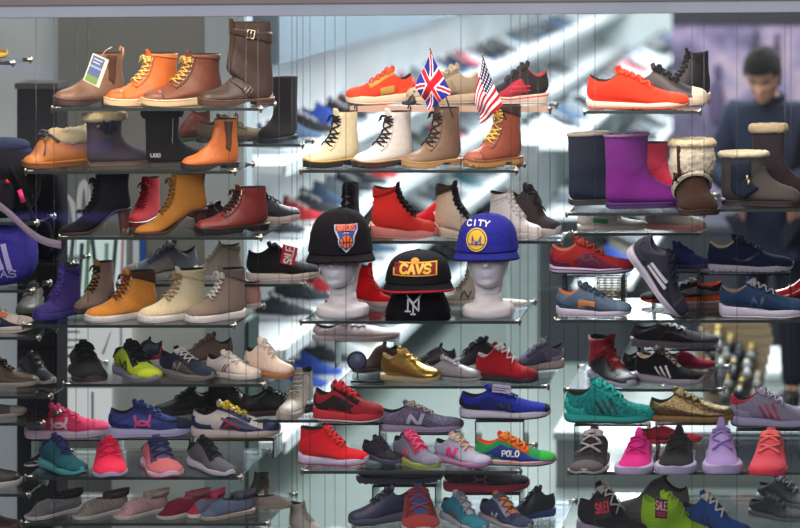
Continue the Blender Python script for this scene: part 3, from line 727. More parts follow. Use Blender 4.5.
# =================================================== left bay, toe-on running shoes
S('low', 'L7', 38, 88, 432, -60, 'teal and navy running shoe pointing at the viewer', up='#1f5a68', fab='mesh', toe='#1d5f6c', lace='#2a2f5c', tongue='#243060', collar='#243060', sole='#58a8a4', out='#243060', st='boost', top=.46, rows=4, bow=False, dy=.08)
S('low', 'L7', 92, 128, 435, -88, 'neon coral pink sneaker pointing at the viewer', up='#ff2f5c', fab='mesh', lace='#e02450', sole='#b9a9c8', out='#3a3a5a', st='boost', top=.48, bow=False, dy=.08)
S('low', 'L7', 140, 184, 434, -76, 'salmon running shoe with navy laces pointing at the viewer', up='#d8747c', fab='mesh', eye='#4c4a68', tongue='#5c5a78', collar='#4c4a68', lace='#33345c', lr=.017, sole='#dcc8dc', out='#d83a68', st='boost', top=.48, bow=False, dy=.08)
S('low', 'L7', 188, 234, 434, -62, 'grey running shoe with black laces and black tipped white sole', up='#5f6068', fab='mesh', eye='#17171b', tongue='#17171b', collar='#17171b', lace='#0f0f12', sole='#cfc6d4', out='#17171b', st='boost', top=.47, bow=False, dy=.08)
S('low', 'L7', 24, 50, 455, 200, 'black and white shoe hidden behind the teal one', up='#1c1c20', sole='#c8c0b8', dy=.17, logo='swoosh', logoc='#dddddd')

# =================================================== left bay, espadrilles
def strapback(col):
    def f(L, root, part, sd):
        p = [L.S(.97, v, .01)+np.array([.0, 0, .05]) for v in np.linspace(-PI*.999, PI*.999, 30) if abs(v) > 1.1]
        q = sorted(p, key=lambda w: math.atan2(w[1], -(w[0]-.3)))
        k_ = lambda w: .08*max(0, (.42-w[0])/.42)
        mb = MB(); mb.grid(np.array([[w+np.array([0, 0, k_(w)-.05]), w+np.array([-.02, 0, .07+k_(w)*1.15]), w+np.array([-.04, 0, .07+k_(w)*1.15]), w+np.array([-.02, 0, k_(w)-.05])] for w in q]), cv=True)
        part(mb, 'heel_strap', col, 'cloth')
    return f
esp = [(24, 84, '#77757a', 'glitter', 'grey glitter', '#2a2828'), (72, 130, '#8a8078', 'mottle', 'taupe woven', '#4a3c34'), (113, 170, '#b98f90', 'mottle', 'dusty pink', '#b0a090'), (156, 211, '#7c1c34', 'knit', 'dark red', '#a05a60')]
for x0, x1, cc, kd, nm_, st_ in esp:
    S('slip', 'L8', x0, x1, 487, 215, nm_+' espadrille with heel strap on the lowest left shelf', up=cc, fab=kd, sole='#cfc8c4', out='#b8aea6', top=.36, heel=.30, lining=st_, name='espadrille', extra=strapback(st_))
S('slip', 'L8', 186, 226, 487, 215, 'red strapped espadrille with blue grey toe on the lowest left shelf', up='#6c6478', toe='#b02a4c', fab='cloth', sole='#cfc8c4', name='espadrille', top=.32, heel=.32, lining='#8a2a40', extra=strapback('#b83a58'))
S('slip', 'L8', 199, 256, 488, 208, 'slate blue canvas espadrille at the end of the lowest left shelf', up='#5f6a80', fab='cloth', sole='#b9a998', out='#a09080', name='espadrille', top=.34, heel=.30, lining='#26242c', extra=strapback('#4a4a58'), dy=.09)
S('heel', 'L8', 238, 270, 471, 200, 'dark brown heeled sandal behind the slate espadrille', dy=.31, up='#3c2a24', heelc='#7a5a44', out='#6a4c3a', top=.70)
S('slip', 'L8', 250, 292, 494, -10, 'leopard spotted espadrille beside the sandal', dy=.20, up='#8d7f74', fab='mottle', sole='#8a7a6c', name='espadrille', top=.26)
shelf('l8', 240, 345, 541, .18, .22, 'low rear shelf under the cream high-top, cut by the frame')
S('high', 'l8', 288, 326, 500, -40, 'cream high-top canvas shoe at the foot of the frame', up='#c9bcb0', fab='cloth', lace='#a89888', sole='#d8ccc4', top=.66)
# =================================================== middle bay, top rear shelf
S('low', 'm1', 351, 408, 65, 195, 'orange red suede runner with beige sole left of the flags', up='#e0442a', fab='suede', toe='#e04a2c', counter='#e8502c', eye='#c89a50', logo='tab', logoc='#c8a04c', lace='#e8663c', sole='#e6cdb0', st='boost', rim=.09)
S('low', 'm1', 406, 480, 62, 190, 'beige mesh runner between the two flags', up='#a89880', fab='mesh', toe='#b8a88e', guard='#9c8a70', eye='#8c7c66', lace='#c4b69c', sole='#c0ac92', lining='#d4c8b0')
S('low', 'm1', 480, 549, 60, 190, 'black runner with red trim and cream sole right of the flags', up='#2c2628', fab='mesh', toe='#3a3234', guard='#b83040', counter='#2a2426', lace='#443c3c', sole='#dcc8b4', stripe='#d02a44', logo='bar', logoc='#c8384a', top=.42, heel=.36, lining='#c8402c')
S('high', 'm1', 404, 420, 90, 200, 'small black shoe edge behind the flag pole', up='#171517', sole='#2a2628', st='thin', dy=.04)

# =================================================== middle bay, laced boots
boots = [('cream leather lace-up boot with black lugged sole and yellow welt', 302, 361, 104, '#d8cba6', '#1c1814', '#241e1a', '#c8a850', '#30302e', 'leather', 'lug'),
 ('silvery white leather lace-up boot beside the cream one', 351, 415, 104, '#d8d2cc', '#26201e', '#3a2c26', '#c8a070', '#3a3836', 'leather', 'lug'),
 ('grey brown waxed leather lace-up boot with tan sole', 401, 463, 104, '#7c6450', '#33241c', '#b9905c', '#c09a66', '#3c2c22', 'leather', 'dress'),
 ('reddish brown work boot with yellow laces and tan lugged sole', 462, 524, 101, '#8c4630', '#e0b850', '#b8844c', '#8a5a34', '#e8d8b0', 'leather', 'lug')]
for lb, x0, x1, yt, up, lc, ou, we, ey, fb, st in boots:
    S('boot', 'M2', x0, x1, yt, 222, lb, dy=.11, up=up, fab=fb, lace=lc, out=ou, sole=ou, welt=we, eyelets=ey, st=st, top=.74, name='lace_up_boot', loop=('#1c1814' if '#1c' in lc or '#26' in lc else None), eye=up, lr=.012, rows=7, **({'collar': '#3a2a26', 'collarw': .09, 'toe': '#94503a'} if 'work' in lb else {}))

# =================================================== middle bay, rear high-tops
def vstraps(L, root, part, sd):
    for k in range(2):
        mb = MB(); t = .80+.07*k; L.patch(lambda u, v: (t+.05*u+.0*v, -1.9+3.8*v), 3, 26, .016, mb); part(mb, 'strap', '#e8e2da')
S('high', 'm3', 328, 362, 181, 260, 'black high-top boot with buckles behind the black basketball cap', up='#1a1818', sole='#1f1c1c', lace='#111111', top=.74, logo='bar', logoc='#b8a898', dy=.1)
S('high', 'm3', 354, 384, 201, 200, 'black sneaker with white zigzag behind the red high-top', up='#1d1a1c', sole='#c8c0b8', dy=.2, logo='zig', logoc='#e0dcd4', z=zat(236, .48))
S('high', 'm3', 371, 438, 181, -22, 'bright red high-top with black laces and coral sole', up='#e0342c', fab='knit', lace='#1c1416', tongue='#1c1416', sole='#f2968a', st='boost', top=.60, collar='#c82a26', toe='#ee4834', dy=.08)
S('low', 'm3', 412, 452, 196, 205, 'red sneaker with a white letter N behind the high-tops', up='#c2202c', fab='suede', sole='#d8d0c8', logo='N', logoc='#f0e8e0', lw=1.2, dy=.24, z=zat(228, .5))
S('high', 'm3', 434, 486, 180, -40, 'sand beige high-top with black laces behind the blue cap', up='#c4b09a', fab='suede', lace='#17151a', tongue='#2c2624', collar='#3a302c', sole='#dcc8ae', st='boost', top=.66, dy=.08)
S('high', 'm3', 488, 543, 187, -35, 'white strapped high-top with white laces', up='#e0d8d0', lace='#efe8e0', sole='#e8e0da', top=.60, st='boost', dy=.05, extra=vstraps)
S('low', 'm3', 508, 562, 182, -40, 'dark brown knit sneaker with white tipped sole at the rear shelf end', up='#3c3234', fab='knit', lace='#221c20', sole='#c8bebc', st='boost', top=.56, heel=.5, dy=.15)

# =================================================== middle bay, cap shelf, shoes behind
S('high', 'M4', 354, 394, 262, -40, 'scarlet high-top between the mannequin head and the stacked caps', up='#d8141e', fab='suede', lace='#f04848', sole='#c8a8a0', top=.72, dy=.32)
S('high', 'M4', 440, 486, 264, 190, 'beige and cream high-top behind the stacked caps', up='#a89c8c', lace='#8a7e70', sole='#d0c6bc', top=.66, dy=.33, logo='zig', logoc='#4a423c')
S('low', 'M4', 478, 528, 296, -5, 'white flat sneaker behind the blue cap stand', up='#d8ccc0', sole='#dcd2c8', st='cup', dy=.33, top=.3, heel=.28)
zr = riser(335, 395, 341, .63, .09, SH['M5'][0], 'clear riser under the pale pink grey sneaker')
S('low', 'M5', 312, 400, 318, -8, 'pale pink grey sneaker under the cap shelf', z=zr, dy=.355, up='#c0aeb0', sole='#c8b8ba', st='cup', lace='#cbbcbc', top=.30, heel=.28)

# =================================================== middle bay, gold sneaker shelf
S('low', 'M5', 380, 441, 346, -28, 'metallic gold leather sneaker with white sole', up='#c8a050', fab='metallic', lace='#d0aa5c', sole='#c0a880', st='cup', cup=.06, rim=.1, lining='#b89a6a', dy=.10)
S('low', 'M5', 424, 482, 354, -22, 'plain pale grey leather shoe between gold and red sneakers', up='#a39a9a', lace='#b4acac', sole='#a89e9e', st='cup', cup=.05, top=.34, heel=.28, dy=.11, bow=False)
S('low', 'M5', 475, 539, 341, -28, 'red and burgundy sneaker with white laces and black toe sole', up='#b41c24', fab='suede', toe='#8c161e', lace='#ece4dc', sole='#30262a', out='#1a1618', st='cup', cup=.075, top=.46, lining='#c8b8b0', counter='#a8222a', dy=.09)
S('low', 'M5', 508, 564, 336, 195, 'grey blue suede runner at the right end, toe to the left', dy=.29, up='#6c6c80', fab='suede', toe='#8a8a98', guard='#56566a', counter='#9a98a4', eye='#5c5c70', lace='#a8a6b0', sole='#b8a8a0', out='#6a4a44')
S('low', 'M5', 412, 452, 342, 170, 'dark charcoal shoe behind the grey leather shoe', dy=.30, up='#2d2a2e', sole='#3a3638')
S('low', 'M5', 438, 508, 335, 190, 'black laced shoe behind the red sneaker', dy=.31, up='#151316', lace='#0c0b0c', top=.5, heel=.4, out='#100e10')
S('low', 'M5', 352, 400, 341, 215, 'dark brown suede shoe behind the round mirror', dy=.28, up='#4a3630', st='cup', sole='#3a2c28', top=.5, heel=.44, out='#30241f', fab='suede')

# =================================================== middle bay, risers
zr = riser(322, 380, 424, .185, .13, SH['m7'][0], 'clear riser under the red and black runner')
S('low', 'm7', 313, 384, 379, -22, 'red and black knit runner on a clear riser', dy=.08, z=zr, up='#a8242c', fab='mesh', toe='#b0282e', counter='#221c20', eye='#1c171a', quarter='#2a1c20', lace='#e03238', lr=.016, sole='#d0343c', out='#d8ccd0', st='boost', logo='stripes', logoc='#1a1618')
zr = riser(400, 458, 434, .185, .13, SH['m7'][0], 'clear riser under the speckled purple sneaker')
S('low', 'm7', 379, 464, 399, -6, 'speckled purple grey sneaker with letter N on a clear riser', dy=.08, z=zr, up='#7c7088', fab='mottle', toe='#6c6078', guard='#645a74', lace='#b8a89c', sole='#a898b0', logo='N', ls=1.35, lo=(.0, .02), logoc='#c8c0cc', top=.42)
zr = riser(475, 524, 421, .185, .13, SH['m7'][0], 'clear riser under the royal blue runner')
S('low', 'm7', 459, 551, 383, -8, 'royal blue and black knit runner on a clear riser', dy=.08, z=zr, up='#2430a4', fab='knit', toe='#17182c', toet=.16, counter='#191a2c', quarter='#1f2670', lace='#1c2468', sole='#dcd6e0', out='#17151c', st='boost', logo='stripes_low', logoc='#141838')

# =================================================== middle bay, lowest full shelf
def knit_fold(L, root, part, sd): pass
S('high', 'M7', 298, 369, 422, -20, 'bright red knit sneaker with pale lilac sole', up='#dc1c28', fab='knit', lace='#f03a40', tongue='#d81c28', sole='#cfc0dc', out='#b83048', st='boost', top=.52, lr=.015, dy=.10)
S('low', 'M7', 361, 404, 434, -50, 'dark speckled sneaker behind the grey and pink one', up='#28242e', fab='mottle', lace='#3c3844', sole='#56506a', dy=.15, top=.44)
S('low', 'M7', 391, 442, 428, -55, 'grey sneaker with pink laces and lime sole', up='#77748a', fab='suede', toe='#827e94', lace='#f05a84', lr=.016, eye='#a0405e', tongue='#c8406c', sole='#a8b060', out='#a4b42c', logo='N', logoc='#e04874', dy=.09, top=.44)
S('low', 'M7', 433, 492, 431, -42, 'pale grey lilac sneaker with pink letter and purple sole', up='#b0b0c8', fab='suede', toe='#b8b8d2', lace='#e0c8b4', lr=.014, sole='#c890b8', out='#a02a84', logo='N', ls=1.3, lo=(-.02, .02), logoc='#f03c8c', lw=1.3, tongue='#e0a8a4', dy=.10, top=.44)
S('low', 'M7', 474, 557, 430, -10, 'rainbow panelled sneaker in green, blue and orange', up='#2a9050', fab='suede', toe='#3cb04c', guard='#2c3a8c', counter='#3a8a58', lace='#f09038', lr=.016, eye='#f06a2c', tongue='#e84c30', sole='#c8c0c4', out='#1a1c34', stripe='#e85a44', st='thin', logo='polo', ls=.85, lo=(-.02, .01), logoc='#e8e4e8', quarter='#2c3888', lining='#e85428', dy=.10)

# =================================================== middle bay, foot of the frame
shelf('M8', 350, 560, 530, 0, .42, 'middle bay, lowest glass shelf, cut by the frame')
SH['M8'] = (SH['M8'][0], 0, .2); SH['m8'] = (SH['M8'][0], .24, .16)
zr = riser(372, 436, 486, .27, .12, SH['m8'][0], 'clear riser under the purple black flat sneaker')
S('low', 'm8', 356, 444, 455, -4, 'black sneaker with purple grey sole tucked under the red sneaker shelf', dy=.09, z=zr, up='#221e28', sole='#6c6684', out='#1d1a24', st='thin', teeth=1, lace='#2a2630', top=.3, heel=.3)
zr = riser(458, 520, 494, .27, .12, SH['m8'][0], 'clear riser under the black sneaker with crimson sole')
S('low', 'm8', 443, 530, 460, -4, 'black mesh runner with crimson sole and pink logo', dy=.09, z=zr, up='#1c171c', fab='mesh', sole='#c8344c', out='#a82a40', st='boost', logo='armour_low', logoc='#d87a94', lace='#221c22', top=.34, heel=.34)
S('low', 'M8', 356, 404, 484, 200, 'dark navy shoe at the foot of the frame, toe to the left', up='#2a2c48', sole='#4c4c64', out='#22222e', lace='#222338', dy=.1)
S('low', 'M8', 400, 442, 484, -85, 'brick red sneaker pointing at the viewer at the foot of the frame', up='#8c3030', fab='suede', lace='#a03a38', tongue='#3c4a80', eye='#782828', sole='#c0b0a8', top=.55, dy=.07)
S('low', 'M8', 440, 489, 489, -62, 'teal blue sneaker with pale tongue at the foot of the frame', up='#28788c', fab='mesh', toe='#2a8098', lace='#8c8c94', tongue='#a8a4b4', sole='#b8b4bc', logo='N', logoc='#a03860', top=.52, dy=.07)
S('low', 'M8', 478, 534, 490, -52, 'navy sneaker with orange tab at the foot of the frame', up='#2c3450', fab='suede', eye='#8c8ca0', logo='N', logoc='#a8a4b4', lace='#5c5c70', toe='#3c4460', sole='#a8a0a8', tongue='#d87838', dy=.07, top=.5)
S('low', 'M8', 506, 556, 484, 200, 'black shoe at the right end of the lowest middle shelf', up='#1c1c26', sole='#2c3c70', lace='#24242e', dy=.16, top=.46)

# =================================================== right bay
S('low', 'R1', 586, 690, 65, -8, 'bright orange red knit running shoe on the top right shelf', up='#ee3a1e', fab='knit', toe='#f04422', lace='#ff5a34', sole='#e8ccb4', out='#d8421e', st='thin', top=.40, heel=.36, teeth=1, bow=False, lr=.008, dy=.08)
S('low', 'R1', 628, 708, 62, -8, 'dark shoe with cream rubber toe behind the orange running shoe', up='#383234', toe='#dccab4', sole='#d8c4ae', st='cup', lace='#222222', dy=.24, lining='#c0b8a8')
S('high', 'R1', 658, 703, 47, 200, 'black high-top with chunky buckles behind on the top right shelf', up='#1b1719', lace='#2c2422', sole='#b8a898', dy=.39, top=.66)
S('sheep', 'R2', 566, 642, 130, 10, 'slate navy sheepskin boot at the left of the row', up='#2b3240', fab='suede', out='#3a3434', sole='#3c3636', top=.92, fur='#b4aca0', furw=.022, logo='tab', logoc='#1e2434', lw=.4, lo=(-.28, .0), dy=.24)
S('sheep', 'R2', 603, 684, 131, 10, 'vivid purple sheepskin boot', up='#7a2c84', fab='suede', out='#3c2454', sole='#4a2868', top=.92, fur='#a07a9c', furw=.02, dy=.15)
S('sheep', 'R2', 640, 690, 141, -15, 'small pink sheepskin boot behind the purple one', up='#e0405c', fab='suede', out='#a03048', sole='#c03a54', top=.8, dy=.38)
def fcuff(L, root, part, sd):
    for t0, t1, w in ((.745, .99, .05), (.62, .69, .035)):
        mb = MB(); rows = []
        for i in range(15):
            u = i/14; rows.append([L.S(t0+(t1-t0)*u, -PI+2*PI*k/90, w*(.5+.5*math.sin(PI*u))*(1+.15*RNG.standard_normal())) for k in range(90)])
        mb.grid(np.array(rows), cv=True); part(mb, 'shearling_cuff', '#f2e6cc', 'fur')
    mb = MB(); L.patch(lambda u, v: (.695+.045*u, -PI+2*PI*v), 3, 34, .035, mb); part(mb, 'strap', '#3c2418')
    p = L.S(.715, sd*.9, .07); mb = MB(); mb.tube([p+np.array([.05, 0, .05]), p+np.array([-.05, 0, .05]), p+np.array([-.05, 0, -.05]), p+np.array([.05, 0, -.05])], .012, 6, closed=True); part(mb, 'buckle', '#4a3224', 'metal')
    mb = MB(); mb.tube([L.S(t, sd*.75, .05) for t in np.linspace(.70, .99, 8)], .02, 6); part(mb, 'strap', '#3c2418')
S('sheep', 'R2', 667, 720, 136, -80, 'brown sheepskin boot with cream shearling cuffs and buckled strap', up='#33211a', fab='suede', out='#3a2a22', sole='#3a2820', top=.92, fur='#e4d2ae', furw=.06, dy=.04, extra=fcuff)
def toggles(L, root, part, sd):
    mb = MB(); L.patch(lambda u, v: (.50+.46*u, sd*(1.1+.9*v)), 10, 8, .02, mb); part(mb, 'side_flap', '#232a3c', 'knit')
    for k in range(2):
        p = L.S(.60+.05*k, sd*1.15, .05); mb = MB(); mb.tube([p+np.array([-.02, 0, -.03]), p+np.array([-.02, 0, .03])], .014, 6); part(mb, 'toggle', '#d8c890', 'plastic')
S('sheep', 'R3', 717, 804, 149, -14, 'dark grey low sheepskin boot with cream lining and side toggles', up='#4a4644', fab='suede', out='#2c2424', sole='#2c2424', top=.70, fur='#e4d6b6', furw=.04, extra=toggles, dy=.10)
S('sheep', 'R3', 748, 812, 122, -20, 'tall dark brown boot with cream fleece top behind the toggled one', up='#30262a', fab='suede', out='#241c1c', sole='#2c2222', top=.9, fur='#c4b08c', furw=.06, dy=.34)

S('low', 'r3', 577, 648, 207, -5, 'white leather sneaker with green side tab', up='#d8ccc0', sole='#dcd0c6', st='cup', logo='tab', logoc='#2c8a4c', lo=(-.08, .03), lw=1.1, lace='#e0d8d0', dy=.09)
S('low', 'r3', 644, 706, 205, -8, 'white flat shoe with coral edge, sole showing', up='#d8ccc4', sole='#e09a8c', st='thin', dy=.09, top=.28, heel=.26)

# ---- wide shelf
zr = riser(562, 622, 276, .17, .13, SH['R4'][0], 'clear riser under the maroon running shoe')
S('low', 'R4', 549, 635, 236, -5, 'maroon and red suede runner with purple sole', dy=.24, z=zr, up='#9c2a2c', fab='suede', toe='#8c2430', guard='#6c2440', counter='#6c2440', lace='#b04438', sole='#c8b8d0', out='#2c1c30', st='thin', stripe='#5c2c5c', logo='river', logoc='#4c2038', lining='#b8705c')
zr = riser(700, 790, 274, .17, .13, SH['R4'][0], 'clear riser under the navy shoe with fleece lining')
S('low', 'R4', 707, 794, 233, -5, 'navy suede shoe with fleece lining and white sole', dy=.24, z=zr, up='#1c2238', fab='suede', lace='#20263a', sole='#b0a4b0', st='thin', teeth=1, logo='swoosh', logoc='#28304c', lining='#a08c6c', rim=.1, toe='#1a2036')
zr = riser(652, 698, 272, .17, .13, SH['R4'][0], 'clear riser under the plain navy sneaker')
S('low', 'R4', 655, 716, 240, -8, 'plain dark navy sneaker behind the tilted one', dy=.26, z=zr, up='#202650', fab='suede', sole='#28284a', lace='#202650', st='thin')
S('low', 'R4', 556, 632, 280, -8, 'blue grey suede runner with orange side patch', dy=.07, up='#56687c', fab='suede', toe='#60748a', lace='#3c4a5c', sole='#c4bccc', teeth=1, logo='tab', logoc='#d08a58', lw=1.3, lining='#c07048', guard='#4c5c70', counter='#44546a')
S('low', 'R4', 640, 724, 276, 188, 'black runner with orange sole edge and silver panels', dy=.37, up='#242022', fab='mesh', toe='#211d1f', counter='#8a8288', sole='#e0562c', out='#d8d0cc', lining='#e0502c', lace='#a8a0a0', quarter='#8a8288', logo='swoosh', logoc='#1a1618')
S('low', 'R4', 719, 808, 276, -5, 'navy blue suede sneaker with thick white sole', dy=.07, up='#263a58', fab='suede', toe='#2a3e5e', lace='#8a8a94', sole='#cfc8d8', st='boost', logo='N', logoc='#2c4468', guard='#1e304c', lining='#8c7864')
S('low', 'R4', 776, 822, 272, 180, 'glossy red shoe behind the navy sneakers, cut by the frame', dy=.37, up='#b81c1c', fab='patent', sole='#3a1c1c')
# the display shoe that leans nose down on the shelf
d2 = shoe('low', 620, 700, 250, 0.0, 0, .02, 'dark grey suede runner propped nose down against the riser', up='#383a48', fab='suede', toe='#343644', lace='#2a2c38', sole='#c8c2d4', logo='bar', logoc='#d8d4dc', lw=1.6, guard='#30323e', lining='#5a5a68', counter='#3c3e4c', st='thin')
X2, Y2, _ = at(664, 300, .03)
d2.scale = (.275, .275, .275); d2.rotation_euler = (math.radians(14), math.radians(52), math.radians(0)); d2.location = (xat(653, .05), .045, zat(284, .05))

# ---- black striped shelf
zr = riser(640, 716, 350, .47, .14, SH['R5'][0], 'clear riser under the big grey runner')
S('low', 'R5', 630, 719, 318, -6, 'grey and black suede runner tucked under the wide shelf', dy=.24, z=zr, up='#4a464a', fab='suede', toe='#6c6466', guard='#3c383c', lace='#d8d4d0', lr=.012, sole='#8c8088', st='boost')
S('high', 'R5', 587, 640, 333, -62, 'black high-top with red tongue and red collar', up='#1f1a1e', lace='#8c1c24', tongue='#a01c24', collar='#9c1c24', toe='#262026', sole='#b0a8b8', st='boost', top=.70, dy=.12, flare=.04, ext=.10, rows=4, collarw=.34)
S('low', 'R5', 634, 704, 345, -24, 'black suede sneaker with three white stripes', up='#161416', fab='suede', lace='#3a3434', lining='#c8b098', rim=.12, sole='#a89ca4', out='#8c8088', logo='stripes', logoc='#dcd4d0', dy=.11, top=.46, heel=.40, tongue='#c8ac94')
S('low', 'R5', 664, 716, 348, 5, 'crimson velvet shoe behind the black striped sneaker', up='#8c1834', fab='suede', sole='#6c1a30', dy=.37, top=.44, heel=.42)
S('low', 'R5', 622, 676, 346, 20, 'black shoe between the red collared high-top and the striped one', up='#1c1a20', sole='#24222a', dy=.35)

# ---- riser row
for x0, x1, y, lb in ((574, 648, 425, 'teal'), (656, 728, 424, 'gold'), (736, 800, 430, 'grey striped')):
    zr = riser(x0, x1, y, .185, .13, SH['r7'][0], 'clear riser under the %s sneaker' % lb)
    if lb == 'teal': S('low', 'r7', 564, 656, 376, -6, 'bright teal patterned runner with black stripes', dy=.08, z=zr, up='#168a84', fab='mottle', toe='#1a9a90', counter='#2cb8ac', lace='#2cb8ac', lr=.014, sole='#2cb4a8', out='#17302f', st='thin', logo='stripes', logoc='#1c3c3c', eye='#22a89c', top=.42, heel=.34)
    if lb == 'gold': S('low', 'r7', 648, 734, 386, -5, 'gold snakeskin sneaker with gum sole', dy=.08, z=zr, up='#8c744c', fab='snake', lace='#b8a47c', sole='#8c6a38', out='#80602f', st='cup', cup=.07, top=.36, heel=.28)
    if lb == 'grey striped': S('low', 'r7', 730, 816, 384, -8, 'lilac grey runner with three red stripes', dy=.08, z=zr, up='#8c8498', fab='suede', toe='#8a8296', lace='#b8b0c0', sole='#a8a0bc', out='#2a2430', logo='stripes', logoc='#a82c48', collar='#b03048', collarw=.06, counter='#a09ab0')
# ---- toe-on row
def fin(col):
    def f(L, root, part, sd):
        mb = MB(); b = L.S(1, 0, .0)
        mb.tube([b+np.array([.04, 0, -.06]), b+np.array([-.02, 0, .06]), b+np.array([-.05, 0, .16])], [.05, .045, .02], 10, flat=.5); part(mb, 'tongue_tab', col, 'knit')
    return f
S('low', 'R7', 569, 610, 426, -100, 'black sneaker with grey laces pointing at the viewer', up='#1f1d22', fab='mesh', toe='#5c5454', lace='#a8a0a0', lr=.016, sole='#b8b0b8', out='#17161a', top=.50, bow=False, dy=.055, rows=5)
S('low', 'R7', 614, 656, 427, -98, 'magenta slip-on runner with winged white sole', up='#d81c84', fab='knit', lace='#b81470', tongue='#c01474', sole='#b8a8cc', out='#a898c0', st='wing', top=.50, extra=fin('#d82c8c'), bow=False, rows=4, dy=.055)
S('low', 'R7', 654, 697, 424, -96, 'black knit runner with winged white sole', up='#131114', fab='knit', lace='#0c0b0d', sole='#aca2c2', st='wing', top=.50, extra=fin('#1a161a'), bow=False, rows=4, dy=.055)
S('low', 'R7', 702, 743, 417, -88, 'lilac knit runner pointing at the viewer', up='#a890cc', fab='knit', lace='#8c78b4', lr=.014, sole='#b4a4d0', out='#302838', st='wing', top=.54, extra=fin('#a08ac4'), bow=False, rows=4, dy=.055)
S('low', 'R7', 748, 788, 427, -95, 'coral pink sneaker pointing at the viewer', up='#e05060', fab='mesh', toe='#e04858', lace='#f07a70', lr=.016, sole='#e03850', out='#c83048', st='cup', top=.50, bow=False, dy=.055, rows=5)
S('low', 'r7', 636, 702, 422, 0, 'coral red shoe behind the magenta and black runners', dy=.27, up='#d8384c', fab='suede', sole='#d04054', top=.4)

# ---- foot of the frame
shelf('R8', 572, 806, 546, -.0, .72, 'right bay, lowest glass shelf, below the frame')
zb8 = SH['R8'][0]
S('low', 'R8', 583, 641, 480, -35, 'black speckled runner with a sale tag at the foot of the frame', dy=.1, up='#1c1a22', fab='mottle', sole='#8c8494', lace='#c8c0b8', lr=.01, st='boost', top=.5)
S('low', 'R8', 612, 690, 470, 172, 'grey striped runner standing behind the lime one', dy=.34, up='#6c6864', fab='suede', sole='#56504e', logo='stripes', logoc='#2a282a', top=.46)
S('low', 'R8', 640, 712, 489, -30, 'neon lime knit runner with a sale tag', dy=.09, up='#9ccc1c', fab='knit', lace='#b0dc30', sole='#a8d028', st='boost', top=.52, heel=.50, lining='#7cac18')
S('low', 'R8', 680, 752, 489, -28, 'blue suede sneaker with pale laces and navy stripes', dy=.12, up='#1f4488', fab='suede', lace='#dcd4c4', lr=.013, sole='#22243c', st='cup', logo='stripes', logoc='#16264c', top=.46)
S('low', 'R8', 756, 822, 474, -35, 'big grey blurred runner in the bottom right corner', dy=.55, up='#5c6068', fab='mesh', lace='#8c8c90', sole='#8a8c90', st='boost', top=.5)
S('low', 'R8', 748, 806, 492, -35, 'dark grey runner below the big grey one in the bottom right corner', dy=.36, up='#44464c', fab='mesh', lace='#6c6c70', sole='#6a6c70', st='boost', top=.5)

# =================================================== far left bay
S('low', 'F1', -70, 8, 29, 8, 'toe of a shoe with a yellow striped sole, cut by the left edge', up='#6a5c48', fab='suede', sole='#c8a83c', out='#4c4030', st='boost')
S('low', 'F4', -46, 35, 296, -14, 'white, orange and navy runner cut by the left edge', up='#c0b0a8', fab='suede', toe='#b0a49c', lace='#e8e0d8', guard='#2c3048', logo='bar', logoc='#e87a4c', sole='#c8bcb0', quarter='#222a50', eye='#d0764c')
S('boot', 'F5', -30, 40, 356, -15, 'olive brown boot with white sole cut by the left edge', up='#5a4632', fab='leather', lace='#2a221c', st='cup', sole='#a89c90', top=.5)
S('low', 'F5', 20, 54, 350, -70, 'dark shoe with pale sole behind the olive brown boot', dy=.28, up='#2c2828', sole='#9a948e', lace='#3c3838', top=.5)
S('low', 'F6', -60, 27, 393, -6, 'grey beige knit sneaker cut by the left edge', up='#4c4440', fab='mesh', sole='#a89c92', lace='#605850', st='thin', toe='#8c7c6e')
S('boot', 'F7', -60, 23, 440, -8, 'black leather boot with pale sole cut by the left edge', up='#171416', sole='#b0a8a8', st='cup', lace='#111111', top=.58)
S('boot', 'F8', -50, 28, 496, -8, 'dark brown boot in the bottom left corner', dy=.15, up='#3c241a', st='cup', sole='#2c1c16', top=.5)
print('SHOES', SHOES['n'])
# =================================================== mannequin heads and caps
def head_rings(h, n=40, m=44):
    """a face looking towards -y, chin at z = 0, crown at z = h; widths are fractions of h"""
    tz = [0, .03, .08, .15, .22, .30, .38, .46, .54, .62, .72, .82, .90, .96, 1]
    w = [.10, .17, .215, .25, .275, .30, .32, .33, .335, .34, .335, .30, .235, .15, .01]
    f = [.30, .375, .40, .395, .385, .385, .39, .385, .375, .395, .39, .34, .26, .16, .01]
    b = [-.02, .04, .12, .20, .27, .33, .38, .42, .45, .46, .45, .40, .31, .19, .01]
    P = []
    for i in range(n+1):
        z = i/n; W = np.interp(z, tz, w); F = np.interp(z, tz, f); B = np.interp(z, tz, b); row = []
        for j in range(m):
            a = 2*PI*j/m; sx, cy = math.sin(a), -math.cos(a)
            x = W*math.copysign(abs(sx)**.9, sx); y = cy*(F if cy < 0 else B)
            if cy < 0:
                g = lambda cx, cz, sx_, sz_, am: am*math.exp(-((x-cx)/sx_)**2-((z-cz)/sz_)**2)
                y -= g(0, .345, .05, .05, .12)+g(0, .43, .036, .09, .065)   # nose
                y -= g(0, .215, .08, .022, .045)+g(0, .175, .07, .022, .04)+g(0, .06, .09, .05, .02)  # lips, chin
                y += g(.14, .485, .07, .045, .07)+g(-.14, .485, .07, .045, .07)+g(0, .265, .05, .015, .03)+g(0, .125, .08, .02, .03)
                y -= g(.14, .545, .09, .03, .015)+g(-.14, .545, .09, .03, .015)+g(.19, .35, .07, .07, .02)+g(-.19, .35, .07, .07, .02)
            row.append((x*h, y*h, z*h))
        P.append(row)
    return np.array(P)
